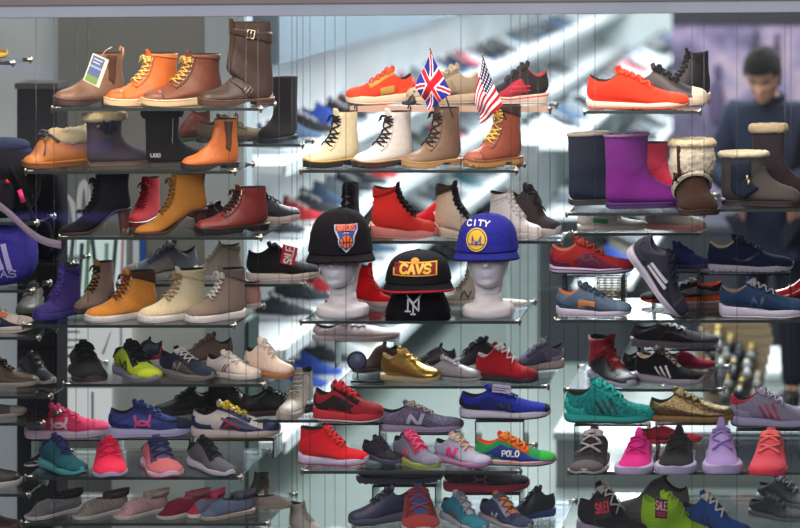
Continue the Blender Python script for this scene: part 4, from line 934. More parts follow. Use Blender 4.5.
def mannequin(px, py_base, pchin, rz, Y, label):
    x = xat(px, Y); z = SH['M4'][0]; h = .215; zc = zat(pchin, Y)-z
    r = empty('mannequin_head', label, 'mannequin head', (x, Y, z+.0005), rz, group='white mannequin heads')
    mb = MB(); mb.grid(head_rings(h)+np.array([0, 0, zc]), cv=True)
    mb.lathe([(.039, zc-.095), (.038, zc-.07), (.038, zc-.04), (.043, zc-.01), (.05, zc+.03), (.055, zc+.07)], 32, (0, .018))
    for s in (-1, 1):
        mb.add(*[(lambda P: (P.reshape(-1, 3), [(i*8+j, i*8+(j+1) % 8, (i+1)*8+(j+1) % 8, (i+1)*8+j) for i in range(6) for j in range(8)]))(
            np.array([[(s*(.072+.006*math.sin(PI*i/6)*math.cos(2*PI*j/8)), .012+.014*math.sin(PI*i/6)*math.sin(2*PI*j/8)+.01, zc+h*(.36+.24*i/6)) for j in range(8)] for i in range(7)]))][0])
    mb.build('head', mat('#ece6ec', 'plastic'), r)
    mb = MB(); mb.lathe([(.0, 0), (.078, 0), (.082, .008), (.082, .026), (.076, .034), (.048, .040), (.043, .055), (.040, .08), (.038, zc-.06)], 40, (0, .018)); mb.build('base', mat('#e8e0e4', 'plastic'), r)
    return r, zc+h
def cap(px0, px1, pyt, pyb, Y, rz, label, up, brimc, logo, edge=None, bl=.048, tp=.16):
    X = xat((px0+px1)/2, Y); zb = zat(pyb, Y); H = zb and (zat(pyt, Y)-zb)
    W = (px1-px0)/2*(DIST+Y)/DIST/PPM
    r = empty('baseball_cap', label, 'cap', (X, Y, zb), rz+view_turn(X, Y)*.5)
    # crown
    n, m = 22, 48; P = []
    for i in range(n+1):
        u = i/n; a = u*PI/2; row = []
        for j in range(m):
            th = 2*PI*j/m; sx, cy = math.sin(th), -math.cos(th)
            front = max(0, cy)
            e = .62 if cy < 0 else .78          # straighter front panels
            zz = math.sin(a); rr = (1-tp*zz)*math.sqrt(max(0, 1-zz**4.2))
            seam = 1+.006*math.cos(6*th)
            row.append((W*.96*rr*sx*seam, W*1.08*rr*cy*seam, H*zz*(1-.03*cy*0)))
        P.append(row)
    crown = MB(); crown.grid(np.array(P), cv=True)
    bv = BVHTree.FromPolygons([Vector(v) for v in crown.v], crown.f)
    crown.build('crown', mat(up, 'cloth'), r)
    mb = MB(); mb.lathe([(0, H+.004), (.006, H+.003), (.008, H-.001)], 12); mb.build('button', mat(up, 'cloth'), r)
    # brim
    rows = []
    for i in range(9):
        v = i/8; row = []
        for j in range(25):
            th = math.radians(-82+164*j/24); sx, cy = math.sin(th), -math.cos(th)
            rx = W*.93*(1-v)+W*1.02*v; ry = W*1.08*(1-v)+(W*1.08+bl)*v
            row.append((rx*sx, ry*cy, -.004-.010*v*(1-0)-.022*abs(sx)**2*v*0-.012*sx*sx*v))
        rows.append(row)
    top = np.array(rows); mb = MB(); loop = np.concatenate([top, (top-np.array([0, 0, .006]))[::-1]]); mb.grid(loop, cu=True); mb.build('brim', mat(brimc, 'cloth'), r)
    if edge:
        mb = MB(); mb.tube(list(map(tuple, top[-1]-np.array([0, 0, .003]))), .0042, 6); mb.build('brim_piping', mat(edge, 'cloth'), r)
    mb = MB(); mb.lathe([(W*.915, 0), (W*.93, -.008), (W*.90, -.010), (W*.90, .02)], 40, sy=1.14); mb.build('sweatband', mat('#17151a', 'cloth'), r)
    def put(x, z, off=.0035):
        hit = bv.ray_cast(Vector((x, -1, z)), Vector((0, 1, 0)))
        return None if hit[0] is None else (x, hit[0].y-off, z)
    for i, (kind, data, wd, c) in enumerate(logo):
        mb = MB(); k = H
        if kind == 's':
            for s_ in data: ribbon(mb, [(x*k, z*k) for x, z in s_], wd*k, lambda x, z: put(x, z, .0035+.0012*i), step=.004)
        else:
            cx, cz, rx, rz_ = data; rows = []
            for a in range(7):
                q = a/6; rows.append([put(k*(cx+rx*q*math.cos(2*PI*b/28)), k*(cz+rz_*q*math.sin(2*PI*b/28)), .0035+.0012*i) for b in range(28)])
            if not any(p is None for R in rows for p in R): mb.grid(np.array(rows), cv=True)
        if mb.f: mb.build('emblem', mat(c, 'print'), r)
    nest(r)
    return r
def arcword(txt, cx, cz, rad, a0, a1, h):
    out = []; n = len(txt)
    for i, ch in enumerate(txt):
        a = math.radians(a0+(a1-a0)*(i+.5)/n); w = abs(math.radians(a1-a0))*rad/n*.75
        for s in FONT[ch]:
            o_ = []
            for x, z in s:
                rr = rad+z*h; aa = a-(x-.5)*w/rad; o_.append((cx+rr*math.cos(aa), cz+rr*math.sin(aa)))
            out.append(o_)
    return out
_, ht = mannequin(341, 320, 285, math.radians(-6), .088, 'white mannequin head on the left, wearing the black basketball cap')
mannequin(488, 320, 285, math.radians(4), .088, 'white mannequin head on the right, wearing the royal blue cap')
cap(307, 374, 208, 250, .098, math.radians(8), 'black cap with orange and blue basketball emblem on the left mannequin head', '#17151a', '#131116',
    [('s', [[(-.11, .62), (.31, .62)], [(-.08, .54), (.10, .12), (.28, .54)]], .15, '#c8ccd8'), ('d', (.10, .32, .19, .20), 0, '#c8ccd8'), ('s', [[(-.10, .62), (.30, .62)], [(-.05, .54), (.10, .16), (.25, .54)]], .12, '#2c4c9c'), ('d', (.10, .32, .17, .18), 0, '#2c4c9c'), ('s', word('KNICKS', -.10, .56, .40, .13, .3), .028, '#f07030'), ('d', (.10, .31, .14, .14), 0, '#e8692c'),
     ('s', [[(-.06, .29), (.26, .29)], [(.10, .44), (.10, .14)], arc(-.08, .29, .12, -55, 55, 6, .14), arc(.28, .29, .12, 125, 235, 6, .14)], .022, '#30201c')])
cap(455, 520, 213, 248, .098, math.radians(-4), 'royal blue cap with yellow bridge emblem on the right mannequin head', '#2b2e92', '#23267c',
    [('s', arcword('CITY', -.18, -1.0, 1.74, 101, 79, .13), .032, '#f0ece4'), ('s', [arc(-.18, .36, .29, 0, 360, 24, .31)], .03, '#f0c83c'), ('d', (-.18, .36, .25, .27), 0, '#e8b830'),
     ('s', [[(-.30, .22), (-.30, .46)], [(-.18, .20), (-.18, .34)], [(-.06, .22), (-.06, .46)], arc(-.18, .50, .12, 200, 340, 8, .22), [(-.38, .24), (.02, .24)]], .03, '#2b3a9c')])
cap(384, 453, 250, 279, .125, math.radians(4), 'black cap with yellow and wine red lettering, on top of the other cap', '#17151a', '#141217',
    [('s', [[(-.66, .50), (.46, .50)]], .46, '#e8b03c'), ('s', [[(-.64, .50), (.44, .50)]], .38, '#7c1c28'), ('s', word('CAVS', -.60, .37, 1.0, .28, .3, .12), .085, '#f0bc48'), ('d', (-.10, .76, .14, .10), 0, '#c88a30')], edge='#b02434')
cap(384, 452, 278, 311, .125, math.radians(2), 'black cap with white interlocked letters, underneath on the glass shelf', '#121114', '#0f0e11',
    [('s', [[(-.25, .16), (-.25, .52), (.07, .17), (.07, .54)], [(-.29, .60), (-.09, .38), (.14, .62)], [(-.09, .38), (-.09, .08)], [(-.32, .16), (-.18, .16)], [(-.15, .08), (-.03, .08)]], .048, '#e8e6ea')], bl=.006, tp=.34)

# =================================================== flags on sticks
def flag(hx0, hx1, fx0, fx1, pole0, pole1, Y, label, pat, mats, nu=57, nv=65):
    r = empty('hand_flag', label, 'flag', at(*pole1, Y)); o = np.array(at(*pole1, Y))
    A, B, C, D = [np.array(at(*p, Y))-o for p in (hx0, hx1, fx0, fx1)]
    n_u, n_v = nu, nv; P = np.zeros((n_u+1, n_v+1, 3))
    for i in range(n_u+1):
        u = i/n_u
        for j in range(n_v+1):
            v = j/n_v; p = (A*(1-v)+B*v)*(1-u)+(C*(1-v)+D*v)*u
            p[1] += .012*math.sin(u*5+v*4)*u+.006*math.sin(v*11+1)*u-.004
            p[0] += .004*math.sin(u*7+v*3)*u; P[i, j] = p
    mb = MB(); b0 = 0; mb.grid(P)
    mb.mi = [pat((i+.5)/n_u, (j+.5)/n_v) for i in range(n_u) for j in range(n_v)]
    mb.build('flag_cloth', mats, r)
    a = np.array(at(*pole0, Y))-o; mb = MB(); mb.tube([tuple(a), (0, 0, 0)], .0022, 8); mb.build('flag_pole', mat('#3c2c22', 'paint'), r)
    mb = MB(); mb.tube([tuple(a), tuple(a+np.array([-.001, 0, .006]))], [.004, .001], 8); mb.build('finial', mat('#c8a860', 'metal'), r); nest(r)
def union(u, v):
    x = (u-.5)*2; y = (v-.5)*1.2   # cloth is wider than tall
    if abs(x) < .12 or abs(y) < .12: return 1
    if abs(x) < .17 or abs(y) < .17: return 2
    d = abs(abs(x)/1-abs(y)/.6)
    if d < .09: return 1
    if d < .19: return 2
    return 0
def stars(u, v):
    if u < .42 and v < 7/13:
        a = u/.42*6; b = v/(7/13)*5
        return 2 if ((a % 1-.5)**2+(b % 1-.5)**2) < .05 else 0
    return 1 if int(v*13) % 2 == 0 else 2
flag((430.5, 52), (452, 93), (415, 88), (429, 110), (430, 49), (453, 118), .10, 'small british flag on a stick leaning out of a boot', union, [mat('#2c2c86', 'cloth'), mat('#c8202c', 'cloth'), mat('#e4e0e6', 'cloth')])
flag((483, 58), (503, 105), (474, 101), (481, 124), (482, 55), (506, 120), .08, 'small american flag on a stick above the red brown work boot', stars, [mat('#23264c', 'cloth'), mat('#b41e2c', 'cloth'), mat('#e6e0e2', 'cloth')])

# =================================================== tags and cards
def card(q, Y, label, name, bg, strokes, cat='tag', tilt=0, cord=None, thick=.0015):
    """q: the four corners in the frame, top left first and clockwise; strokes in unit coordinates"""
    c = [np.array(at(x, y, Y+(tilt if i in (1, 2) else 0))) for i, (x, y) in enumerate(q)]
    o = sum(c)/4; c = [p-o for p in c]; r = empty(name, label, cat, tuple(o))
    def put(u, v, off=0):
        p = c[3]*(1-u)*(1-v)+c[2]*u*(1-v)+c[1]*u*v+c[0]*(1-u)*v; return tuple(p+np.array([0, -off, 0]))
    mb = MB(); F = [put(0, 0), put(1, 0), put(1, 1), put(0, 1)]; Bk = [(x, y+thick, z) for x, y, z in F]
    mb.add(F+Bk, [(0, 1, 2, 3), (7, 6, 5, 4), (0, 4, 5, 1), (1, 5, 6, 2), (2, 6, 7, 3), (3, 7, 4, 0)]); mb.build('card', mat(bg, 'print'), r, smooth=False)
    for i, (kind, data, w, col) in enumerate(strokes):
        mb = MB(); f = lambda x, z: put(x, z, .0006+.0004*i)
        if kind == 's':
            for s_ in data: ribbon(mb, s_, w, f, step=.2)
        else:
            x0, z0, x1, z1 = data; mb.add([f(x0, z0), f(x1, z0), f(x1, z1), f(x0, z1)], [(0, 1, 2, 3)])
        mb.build('print', mat(col, 'print'), r)
    if cord:
        mb = MB(); mb.tube([tuple(np.array(at(x, y, Y+.01))-o) for x, y in cord], .0012, 5); mb.build('string', mat('#d8ccb0', 'lace'), r)
    nest(r)
    return r
card([(93, 53), (109, 60), (99, 88), (83, 80)], .02, 'white card tag with blue and green print hanging on the taupe boot', 'hang_tag', '#d4d6c8',
     [('b', (.08, .28, .80, .95), 0, '#5a6c9a'), ('b', (.08, .05, .80, .28), 0, '#7c9c58'), ('b', (.10, .55, .78, .62), 0, '#9cb0c8'), ('s', [[(.2, .85), (.7, .85)], [(.2, .74), (.6, .74)]], .04, '#c8d0d8')], cord=[(101, 57), (106, 50), (112, 47)])
card([(283, 244), (298, 248), (294, 266), (280, 263)], .28, 'red tag reading SALE on the black running shoe', 'sale_tag', '#b81828',
     [('s', [[(1-z, x) for x, z in s_] for s_ in word('SALE', .08, .22, .84, .55)], .10, '#e8dcd8')])
card([(594, 500), (609, 497), (611, 517), (596, 520)], -.045, 'narrow dark tag reading SALE on the black speckled shoe', 'sale_tag', '#2a1418',
     [('s', word('SALE!', .06, .3, .88, .5), .09, '#d8384c')])
card([(655, 498), (668, 500), (667, 519), (655, 518)], -.075, 'dark red tag reading SALE on the neon lime runner', 'sale_tag', '#4a1420',
     [('s', word('SALE', .08, .45, .84, .42), .07, '#e0a0a8'), ('s', [[(.15, .28), (.85, .28)], [(.2, .15), (.8, .15)]], .06, '#b03040')])
card([(493, 384), (511, 386), (510, 394), (492, 392)], .17, 'small white price card in the royal blue runner', 'price_card', '#d4c8dc',
     [('s', [[(.1, .6), (.9, .6)], [(.1, .3), (.7, .3)]], .12, '#6a4a8c')])

# =================================================== small round mirror on a stand
x, y, z = at(357, 386, .36)
m_ = empty('round_mirror', 'small round blue grey mirror on a thin arm beside the gold sneaker', 'mirror', (x, .36, SH['M5'][0]+.0005))
zz = zat(361, .36)-SH['M5'][0]
mb = MB(); mb.tube([(0, 0, zz), (0, .006, zz)], .029, 30); mb.build('mirror_disc', mat('#5c6680', 'plastic'), m_)
mb = MB(); mb.tube([(.03*math.cos(t), -.001, zz+.03*math.sin(t)) for t in np.linspace(0, 2*PI, 30, endpoint=False)], .0025, 6, closed=True); mb.build('rim', mat('#3a3e48', 'metal'), m_)
mb = MB(); mb.tube([(0, .008, zz-.02), (.0, .01, .01), (.02, .01, .004)], .003, 6); mb.tube([(-.02, .0, .004), (.09, .0, .004)], .004, 6); mb.build('stand', mat('#3c3a3c', 'metal'), m_)

# =================================================== bags at the left edge
def lump(w, d, h, e, mats, name, root, loc=(0, 0, 0), wob=.0):
    P = rbox(w, d, h, e=e, nu=28, nv=20); 
    if wob: P = P*(1+wob*np.sin(P[:, :, [2]]*40+P[:, :, [0]]*30))
    mb = MB(); mb.grid(P+np.array(loc), cv=True); return mb.build(name, mats, root)
shelf('F2', -70, 34, 222, .02, .2, 'far left bay, glass shelf under the black backpack')
x = xat(8, .1); z = SH['F2'][0]
bp = empty('backpack', 'black backpack with pink and white trim, cut by the left edge', 'bag', (x, .12, z+.001))
lump(.26, .15, .245, 3.0, mat('#17161b', 'cloth'), 'body', bp, (-.04, 0, 0), .02)
lump(.17, .06, .12, 3.2, mat('#1d1c24', 'cloth'), 'front_pocket', bp, (-.04, -.075, .01), .02)
lump(.20, .12, .05, 2.5, mat('#28304c', 'cloth'), 'lid', bp, (-.04, 0, .205))
mb = MB(); mb.tube([(.03, -.08, .17), (.06, -.085, .12), (.085, -.085, .05), (.105, -.08, .0)], .011, 8, flat=.4); mb.build('shoulder_strap', mat('#141318', 'cloth'), bp)
mb = MB(); mb.tube([(.062, -.10, .10), (.075, -.10, .06)], .008, 8, flat=.4); mb.build('logo_patch', mat('#d83c78', 'print'), bp)
mb = MB(); mb.tube([(-.04, -.115, .10), (-.015, -.115, .10), (-.012, -.115, .03), (-.04, -.115, .02)], .004, 6); mb.build('buckle', mat('#d0c8c0', 'plastic'), bp)
mb = MB(); mb.tube([(.02, -.10, .13), (.03, -.10, .12)], .006, 8); mb.build('badge', mat('#a82c28', 'print'), bp)
shelf('F3', -70, 30, 290, .02, .2, 'far left bay, glass shelf under the purple sports bag')
z = SH['F3'][0]; x = xat(-14, .1)
db = empty('sports_bag', 'purple blue sports bag with a white three bar logo, cut by the left edge', 'bag', (x, .12, z+.001))
bo = lump(.30, .17, .195, 3.2, mat('#3a3590', 'cloth'), 'body', db, (0, 0, 0), .01)
tr = BVHTree.FromPolygons([v.co for v in bo.data.vertices], [tuple(p.vertices) for p in bo.data.polygons])
def bput(x, z):
    h = tr.ray_cast(Vector((x, -1, z)), Vector((0, 1, 0))); return None if h[0] is None else (x, h[0].y-.003, z)
mb = MB()
for i, hh in enumerate((.03, .05, .07)): ribbon(mb, [(.045+.024*i, .065), (.028+.024*i, .065+hh)], .016, bput, step=.01)
mb.build('logo', mat('#b0a8d8', 'print'), db)
mb = MB()
for s_ in word('ADIDAS', -.03, .035, .14, .022): ribbon(mb, s_, .005, bput, step=.01)
mb.build('lettering', mat('#a8a0d0', 'print'), db)
mb = MB(); mb.tube([(-.15, -.06, .15), (-.0, -.088, .165), (.12, -.06, .13)], .006, 8); mb.build('zip', mat('#23204c', 'cloth'), db)
mb = MB(); pts = [np.array(at(px, py, -.01)) for px, py in ((-30, 188), (-5, 203), (12, 216), (28, 231), (44, 241), (61, 245))]
q = cr(pts, 24); rows = [[p+np.array([0, 0, .012]), p+np.array([0, -.002, 0]), p-np.array([0, 0, .012])] for p in q]
rows2 = [[b+np.array([0, .004, 0]) for b in r_] for r_ in rows]
o0 = np.array(at(15, 218, -.01)); mb.grid(np.array(rows)-o0); mb.grid(np.array(rows2)-o0)
st_ = mb.build('shoulder_strap', mat('#8c7e90', 'cloth'), None, loc=tuple(o0)); tag(st_, 'mauve grey webbing strap looping down below the black backpack', 'strap')
lowbag = empty('rucksack', 'plain black rucksack standing behind, right of the purple sports bag', 'bag', (xat(44, .4), .45, zat(262, .4)))
lump(.11, .13, .30, 3, mat('#131217', 'cloth'), 'body', lowbag, (0, 0, 0), .02)
lump(.07, .05, .12, 3, mat('#1a1920', 'cloth'), 'front_pocket', lowbag, (0, -.07, .02), .02)
shelf('F3b', 12, 70, 263, .36, .2, 'far left bay, rear glass shelf under the plain black rucksack')

# =================================================== steel cables
def cables(lst, Y, gap, n0=1):
    for i, px in enumerate(lst):
        X = xat(px, Y); mb = MB(); mb.tube([(0, 0, 0), (0, 0, ZC+1.0)], .0009, 5)
        o_ = mb.build('steel_cable', CABLE, None, loc=(X, Y, .02))
        side_ = 'near' if Y < .05 else ('middle' if Y < .25 else 'rear')
        tag(o_, '%s steel cable %s, %s from the left' % (side_, gap, ['first', 'second', 'third', 'fourth', 'fifth', 'sixth', 'seventh'][i]), 'cable', 'steel cables that hold the glass shelves')
cables([36, 54], .0, 'at the left end of the left bay'); cables([76, 88], .21, 'at the left end of the left bay')
cables([229, 246, 258], -.002, 'at the right end of the left bay'); cables([279, 292, 303], .24, 'between the left and middle bays'); cables([297, 325, 335], .5, 'between the left and middle bays')
cables([310, 346], -.002, 'at the left end of the middle bay')
cables([461, 511, 520], -.002, 'at the right end of the middle bay'); cables([528, 538], .24, 'between the middle and right bays'); cables([550, 564, 578], .5, 'between the middle and right bays')
cables([595, 692, 704], -.003, 'in the right bay'); cables([785, 791], .24, 'in the right bay'); cables([737], -.004, 'in the right bay above the navy sneakers')
# =================================================== the building
def sbox(name, lo, hi, m, **k):
    mb = MB(); mb.box(lo, hi); return struct(mb.build(name, m, None, smooth=False))
def Z(r): return ZC+r
def tilebox(): pass
floor_m = mat('#6e7873', 'paint'); floor_m.node_tree.nodes['Principled BSDF'].inputs['Roughness'].default_value = .3
sbox('floor', (-8, -.6, -.05), (9, 26, 0), floor_m)
sbox('ground', (-12, -16, -.10), (12, -.6, -.04), mat('#333338', 'paint'))
sbox('ceiling', (-8, -.6, 3.3), (9, 26, 3.4), mat('#c8c8c8', 'paint'))
# shop front: beam, glass
FY = -.42
zb = zat(14.2, FY); mb = MB(); mb.box((-3, -.06, 0), (3, .02, zat(1.5, FY)-zb)); bm_ = struct(mb.build('trim_1', mat('#b4b7c2', 'paint'), None, smooth=False, loc=(0, FY, zb))); bm_.rotation_euler = (0, math.radians(-.42), 0)
mb = MB(); mb.box((-3, -.075, 0), (3, .0, .5)); t2 = struct(mb.build('trim_2', mat('#8c7f7c', 'paint'), None, smooth=False, loc=(0, FY, zat(2, FY)))); t2.rotation_euler = (0, math.radians(-.42), 0)
mb = MB(); mb.box((-3, .004, -.004), (3, .03, .004)); t3 = struct(mb.build('trim_3', mat('#2a2a30', 'paint'), None, smooth=False, loc=(0, FY, zb))); t3.rotation_euler = (0, math.radians(-.42), 0)
pw = sbox('window_1', (-3, FY+.005, .02), (3, FY+.011, zat(0, FY)), PANE)
# left: panels behind the left bay
WL = mat('#b9bdbb', 'paint')
sbox('wall_left', (xat(-60, 1.7), 1.7, 0), (xat(60, 1.7), 1.8, 3.3), mat('#c4cbcc', 'paint'))
sbox('wall_rear_left', (xat(58, 1.6), 1.6, 0), (xat(206, 1.6), 1.72, 3.3), mat('#7c7d77', 'paint'))
sbox('trim_4', (xat(206, 1.6), 1.58, 0), (xat(246, 1.6), 1.70, 3.3), mat('#a3afb3', 'paint'))
sbox('trim_5', (xat(245, 1.55), 1.56, 0), (xat(248, 1.55), 1.72, zat(322, 1.55)), mat('#2c4038', 'paint'))
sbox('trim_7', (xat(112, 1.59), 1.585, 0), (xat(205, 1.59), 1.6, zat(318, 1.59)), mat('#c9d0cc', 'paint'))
cb = empty('display_cabinet', 'tall black cabinet standing behind the backpacks', 'cabinet', (xat(37, .9), .9, 0))
w = (xat(57, .9)-xat(17, .9))/2; h = zat(83, .9)
mb = MB(); mb.box((-w, 0, 0), (w, .12, h-.02)); mb.build('carcass', mat('#161518', 'paint'), cb, smooth=False)
mb = MB(); mb.box((-w-.005, -.01, h-.02), (w+.005, .13, h)); mb.build('top_panel', mat('#4a4c4a', 'paint'), cb, smooth=False)
for k in range(4):
    mb = MB(); mb.box((-w+.008, -.012, .04+k*.4), (w-.008, 0, .42+k*.4)); mb.build('door', mat('#1b1a1e', 'paint'), cb, smooth=False)

def poster(x0, y0, x1, y1, Y, bg, strokes, label, glow=None):
    nm = 'poster' if Y < 3 else 'hanging_banner'  # far posters and panels are loose boards in mid-air, not hung
    a = at(x0, y1, Y); b = at(x1, y0, Y); W = b[0]-a[0]; H = b[2]-a[2]
    r = empty(nm, label, nm.split('_')[-1], ((a[0]+b[0])/2, Y, a[2]))
    mb = MB(); mb.box((-W/2, -.012, 0), (W/2, 0, H)); mb.build('board', glow_mat('lightbox'+bg, bg, glow) if glow else mat(bg, 'print'), r, smooth=False)
    for i, (c, w, ss) in enumerate(strokes):
        mb = MB()
        for s_ in ss: ribbon(mb, [((x-.5)*W, z*H) for x, z in s_], w*H, lambda x, z: (x, -.0135-.0007*i, z), step=.05)
        mb.build('print', mat(c, 'print'), r)
    return r
poster(60, 176, 92, 230, 1.58, '#7c8486', [('#e4e6e4', .10, [[(.15, .05), (.15, .5), (.3, .62), (.42, .5), (.55, .05)], arc(.78, .35, .16, 0, 180, 8, .55), [(.62, .35), (.62, 0)], [(.94, .35), (.94, 0)]])], 'grey poster with white arched strokes behind the black heeled boot')
poster(61, 236, 126, 318, 1.58, '#d4e4e0', [('#3c5c54', .05, [[(.12, .3), (.2, .95)], [(.28, .2), (.34, .9)], [(.62, .1), (.5, .95)], [(.78, .2), (.86, .95)]]), ('#8cc0a4', .05, [[(.4, .3), (.44, .95)], [(.7, .1), (.72, .9)]]), ('#d4a0b4', .04, [[(.94, .2), (.97, .95)]])], 'bright white and green poster above the purple high-top', .9)
poster(133, 236, 146, 300, 1.58, '#2c5ca8', [('#dce4ec', .1, [[(.3, .1), (.3, .9)]])], 'narrow blue strip poster behind the blue grey suede sneaker')
poster(62, 322, 122, 384, 1.58, '#dfe3e2', [('#8c9490', .035, [[(.08, .85), (.3, .85)], [(.08, .72), (.35, .72)], [(.08, .6), (.28, .6)], [(.7, .5), (.85, .9), (.95, .5)]]), ('#c83c3c', .05, [arc(.16, .35, .10, 0, 360, 14, .12)])], 'white notice with grey text and a red ring beside the black knit sneaker', .75)
poster(66, 388, 112, 430, 1.58, '#e4e8e8', [('#98a4a4', .06, [[(.6, .1), (.6, .9)]])], 'plain white notice panel above the pink running shoe', .75)
poster(112, 322, 132, 372, 1.57, '#e8ecec', [('#c4ccc8', .05, [[(.5, .1), (.5, .9)]])], 'narrow plain white panel beside the notice', .7)

# the long shoe wall running into the shop
CW = -1.15
sbox('wall_side', (CW-.1, 1.8, 0), (CW, 26, 3.3), mat('#e3e8ea', 'paint'))
sbox('trim_6', (CW, 1.9, Z(.50)), (CW+.34, 20, 3.3), mat('#6c7a84', 'paint'))     # bulkhead over the shelves
whitem = mat('#eef1f2', 'plastic')
LV = [.10, -.26, -.62, -.98]
names = ['top', 'second', 'third', 'lowest']
for i, r_ in enumerate(LV):
    s_ = empty('wall_shelf', '%s long white shelf on the receding shoe wall' % names[i], 'shelf', (CW, 2, Z(r_)), group='long white shelves of the shoe wall')
    mb = MB(); mb.box((0, 0, -.03), (.34, 18, 0)); mb.build('board', whitem, s_, smooth=False)
    mb = MB(); mb.box((.335, 0, -.045), (.345, 18, .0)); mb.build('front_edge', mat('#cfd6d8', 'plastic'), s_, smooth=False)
# background shoes: a few kinds, copied
BG = []
def bgkind(style, up, sole, **o):
    r = shoe(style, 100, 190, 100, .5, 0, 0, 'x', name='display_sneaker', up=up, sole=sole, bow=False, rows=4, **o)
    r.scale = (.27, .27, .27); BG.append(r); return r
cols = [('charcoal', '#34383e', '#c8ccd0'), ('black', '#1c1e22', '#8c9094'), ('grey', '#7c858c', '#d8dcde'), ('slate blue', '#4a6078', '#d0d6da'), ('white', '#d4d8da', '#dfe3e4'),
        ('navy', '#26304c', '#b8bec4'), ('red', '#c03038', '#dcdcdc'), ('royal blue', '#3050a8', '#d4d8dc'), ('teal', '#3c7078', '#c8d0d0'), ('pink', '#d8606c', '#dcd8d8'), ('olive grey', '#6c6c60', '#b8b8b0')]
for nm_, u_, s_ in cols: bgkind('low', u_, s_, lace='#c8c8c8' if nm_ in ('black', 'charcoal', 'navy', 'red') else None, fab='mesh')
used = [False]*len(BG)
def put_bg(ci, X, Y, z, deg, label, group, sc=.27, pitch=0):
    src = BG[ci]
    if not used[ci]: r = src; used[ci] = True
    else:
        r = src.copy(); COL.objects.link(r)
        for ch in src.children:
            c_ = ch.copy(); COL.objects.link(c_); c_.parent = r
            for g_ in ch.children: d_ = g_.copy(); COL.objects.link(d_); d_.parent = c_
    r.location = (X, Y, z+.001); r.rotation_euler = (0, math.radians(pitch), math.radians(deg)); r.scale = (sc,)*3
    r['label'] = label; r['group'] = group; r['category'] = 'shoe'
rb = random.Random(11)
ordn = ['first', 'second', 'third', 'fourth', 'fifth', 'sixth', 'seventh', 'eighth', 'ninth', 'tenth', 'eleventh', 'twelfth', 'thirteenth', 'fourteenth', 'fifteenth', 'sixteenth', 'seventeenth', 'eighteenth', 'nineteenth', 'twentieth', 'twenty-first', 'twenty-second', 'twenty-third', 'twenty-fourth', 'twenty-fifth', 'twenty-sixth', 'twenty-seventh', 'twenty-eighth', 'twenty-ninth', 'thirtieth', 'thirty-first', 'thirty-second', 'thirty-third', 'thirty-fourth']
wts = [0, 0, 0, 1, 1, 1, 1, 2, 2, 2, 2, 2, 3, 3, 3, 4, 4, 5, 5, 6, 7, 8, 9, 10, 10]
for i, r_ in enumerate(LV):
    Y = 2.5+.1*i; k = 0
    while Y < 13 and k < len(ordn):
        ci = rb.choice(wts)
        put_bg(ci, CW+.175, Y, Z(r_), -12+rb.uniform(-14, 14), '%s sneaker, %s from the near end, %s shelf of the receding wall' % (cols[ci][0], ordn[k], names[i]), 'sneakers on the receding shoe wall')
        Y += rb.choice((.26, .28, .30, .42)); k += 1
# free standing rack in the middle of the shop
GX = -.22
gr = empty('display_rack', 'white stepped shoe rack standing in the middle of the shop', 'rack', (GX, 5.2, 0))
GL = [(-.12, 0), (-.48, .16), (-.84, .32)]
for (r_, dx) in GL:
    mb = MB(); mb.box((dx-.14, 0, Z(r_)-.03), (dx+.16, 10, Z(r_))); mb.build('shelf_board', whitem, gr, smooth=False)
for k in range(6):
    mb = MB(); mb.box((-.15, k*2-.01, 0), (.0, k*2+.01, Z(-.12))); mb.build('upright', mat('#c4cccc', 'metal'), gr, smooth=False)
mb = MB(); mb.box((-.16, 0, 0), (-.14, 10, Z(-.12))); mb.build('back_panel', mat('#b8c4c4', 'paint'), gr, smooth=False)
mb = MB(); mb.box((.40, .1, 0), (.42, 9.9, Z(-.84)-.03)); mb.box((-.1, .0, 0), (.42, .1, Z(-.84)-.03)); mb.build('kick_panel', mat('#2e3236', 'paint'), gr, smooth=False)
for i, (r_, dx) in enumerate(GL):
    Y = 5.35; k = 0
    while Y < 14.8 and k < len(ordn):
        ci = rb.choice(wts)
        put_bg(ci, GX+dx+.02, Y, Z(r_), -8+rb.uniform(-12, 12), '%s sneaker, %s from near end, %s step of free-standing rack' % (cols[ci][0], ordn[k], ['top', 'middle', 'bottom'][i]), 'sneakers on the free-standing rack')
        Y += rb.choice((.26, .3, .34, .44)); k += 1
# far end of the shop
sbox('wall_back', (-1.2, 17, 0), (8, 17.2, 3.3), mat('#dfe7e8', 'paint'))
for i, (x0, x1, c) in enumerate(((372, 401, '#4a46b0'), (421, 441, '#5c3c40'))):
    pass
poster(371, 12, 402, 34, 9.5, '#4a44ac', [('#6c68c8', .2, [[(.1, .5), (.9, .5)]])], 'blue violet banner high up beyond the flags')
poster(404, 10, 418, 64, 14, '#e6ecec', [('#b8c4c4', .03, [[(.5, 0), (.5, 1)]])], 'white upright panel at the far end of the shop')
poster(440, 10, 492, 96, 16.9, '#e9efee', [('#a8d0d0', .05, [[(.02, .45), (.5, .45)]])], 'wide white panel with a pale teal line at the far end')
poster(421, 10, 441, 70, 15, '#3a3034', [('#c03040', .3, [[(.75, .75), (.75, .3)]]), ('#54484a', .2, [[(.3, .1), (.3, .9)]])], 'dark banner with a red patch at the far end of the shop')
poster(506, 8, 516, 60, 15, '#bfd4d0', [('#8cb4a8', .1, [[(.5, .1), (.5, .9)]])], 'narrow pale green strip at the far end of the shop')
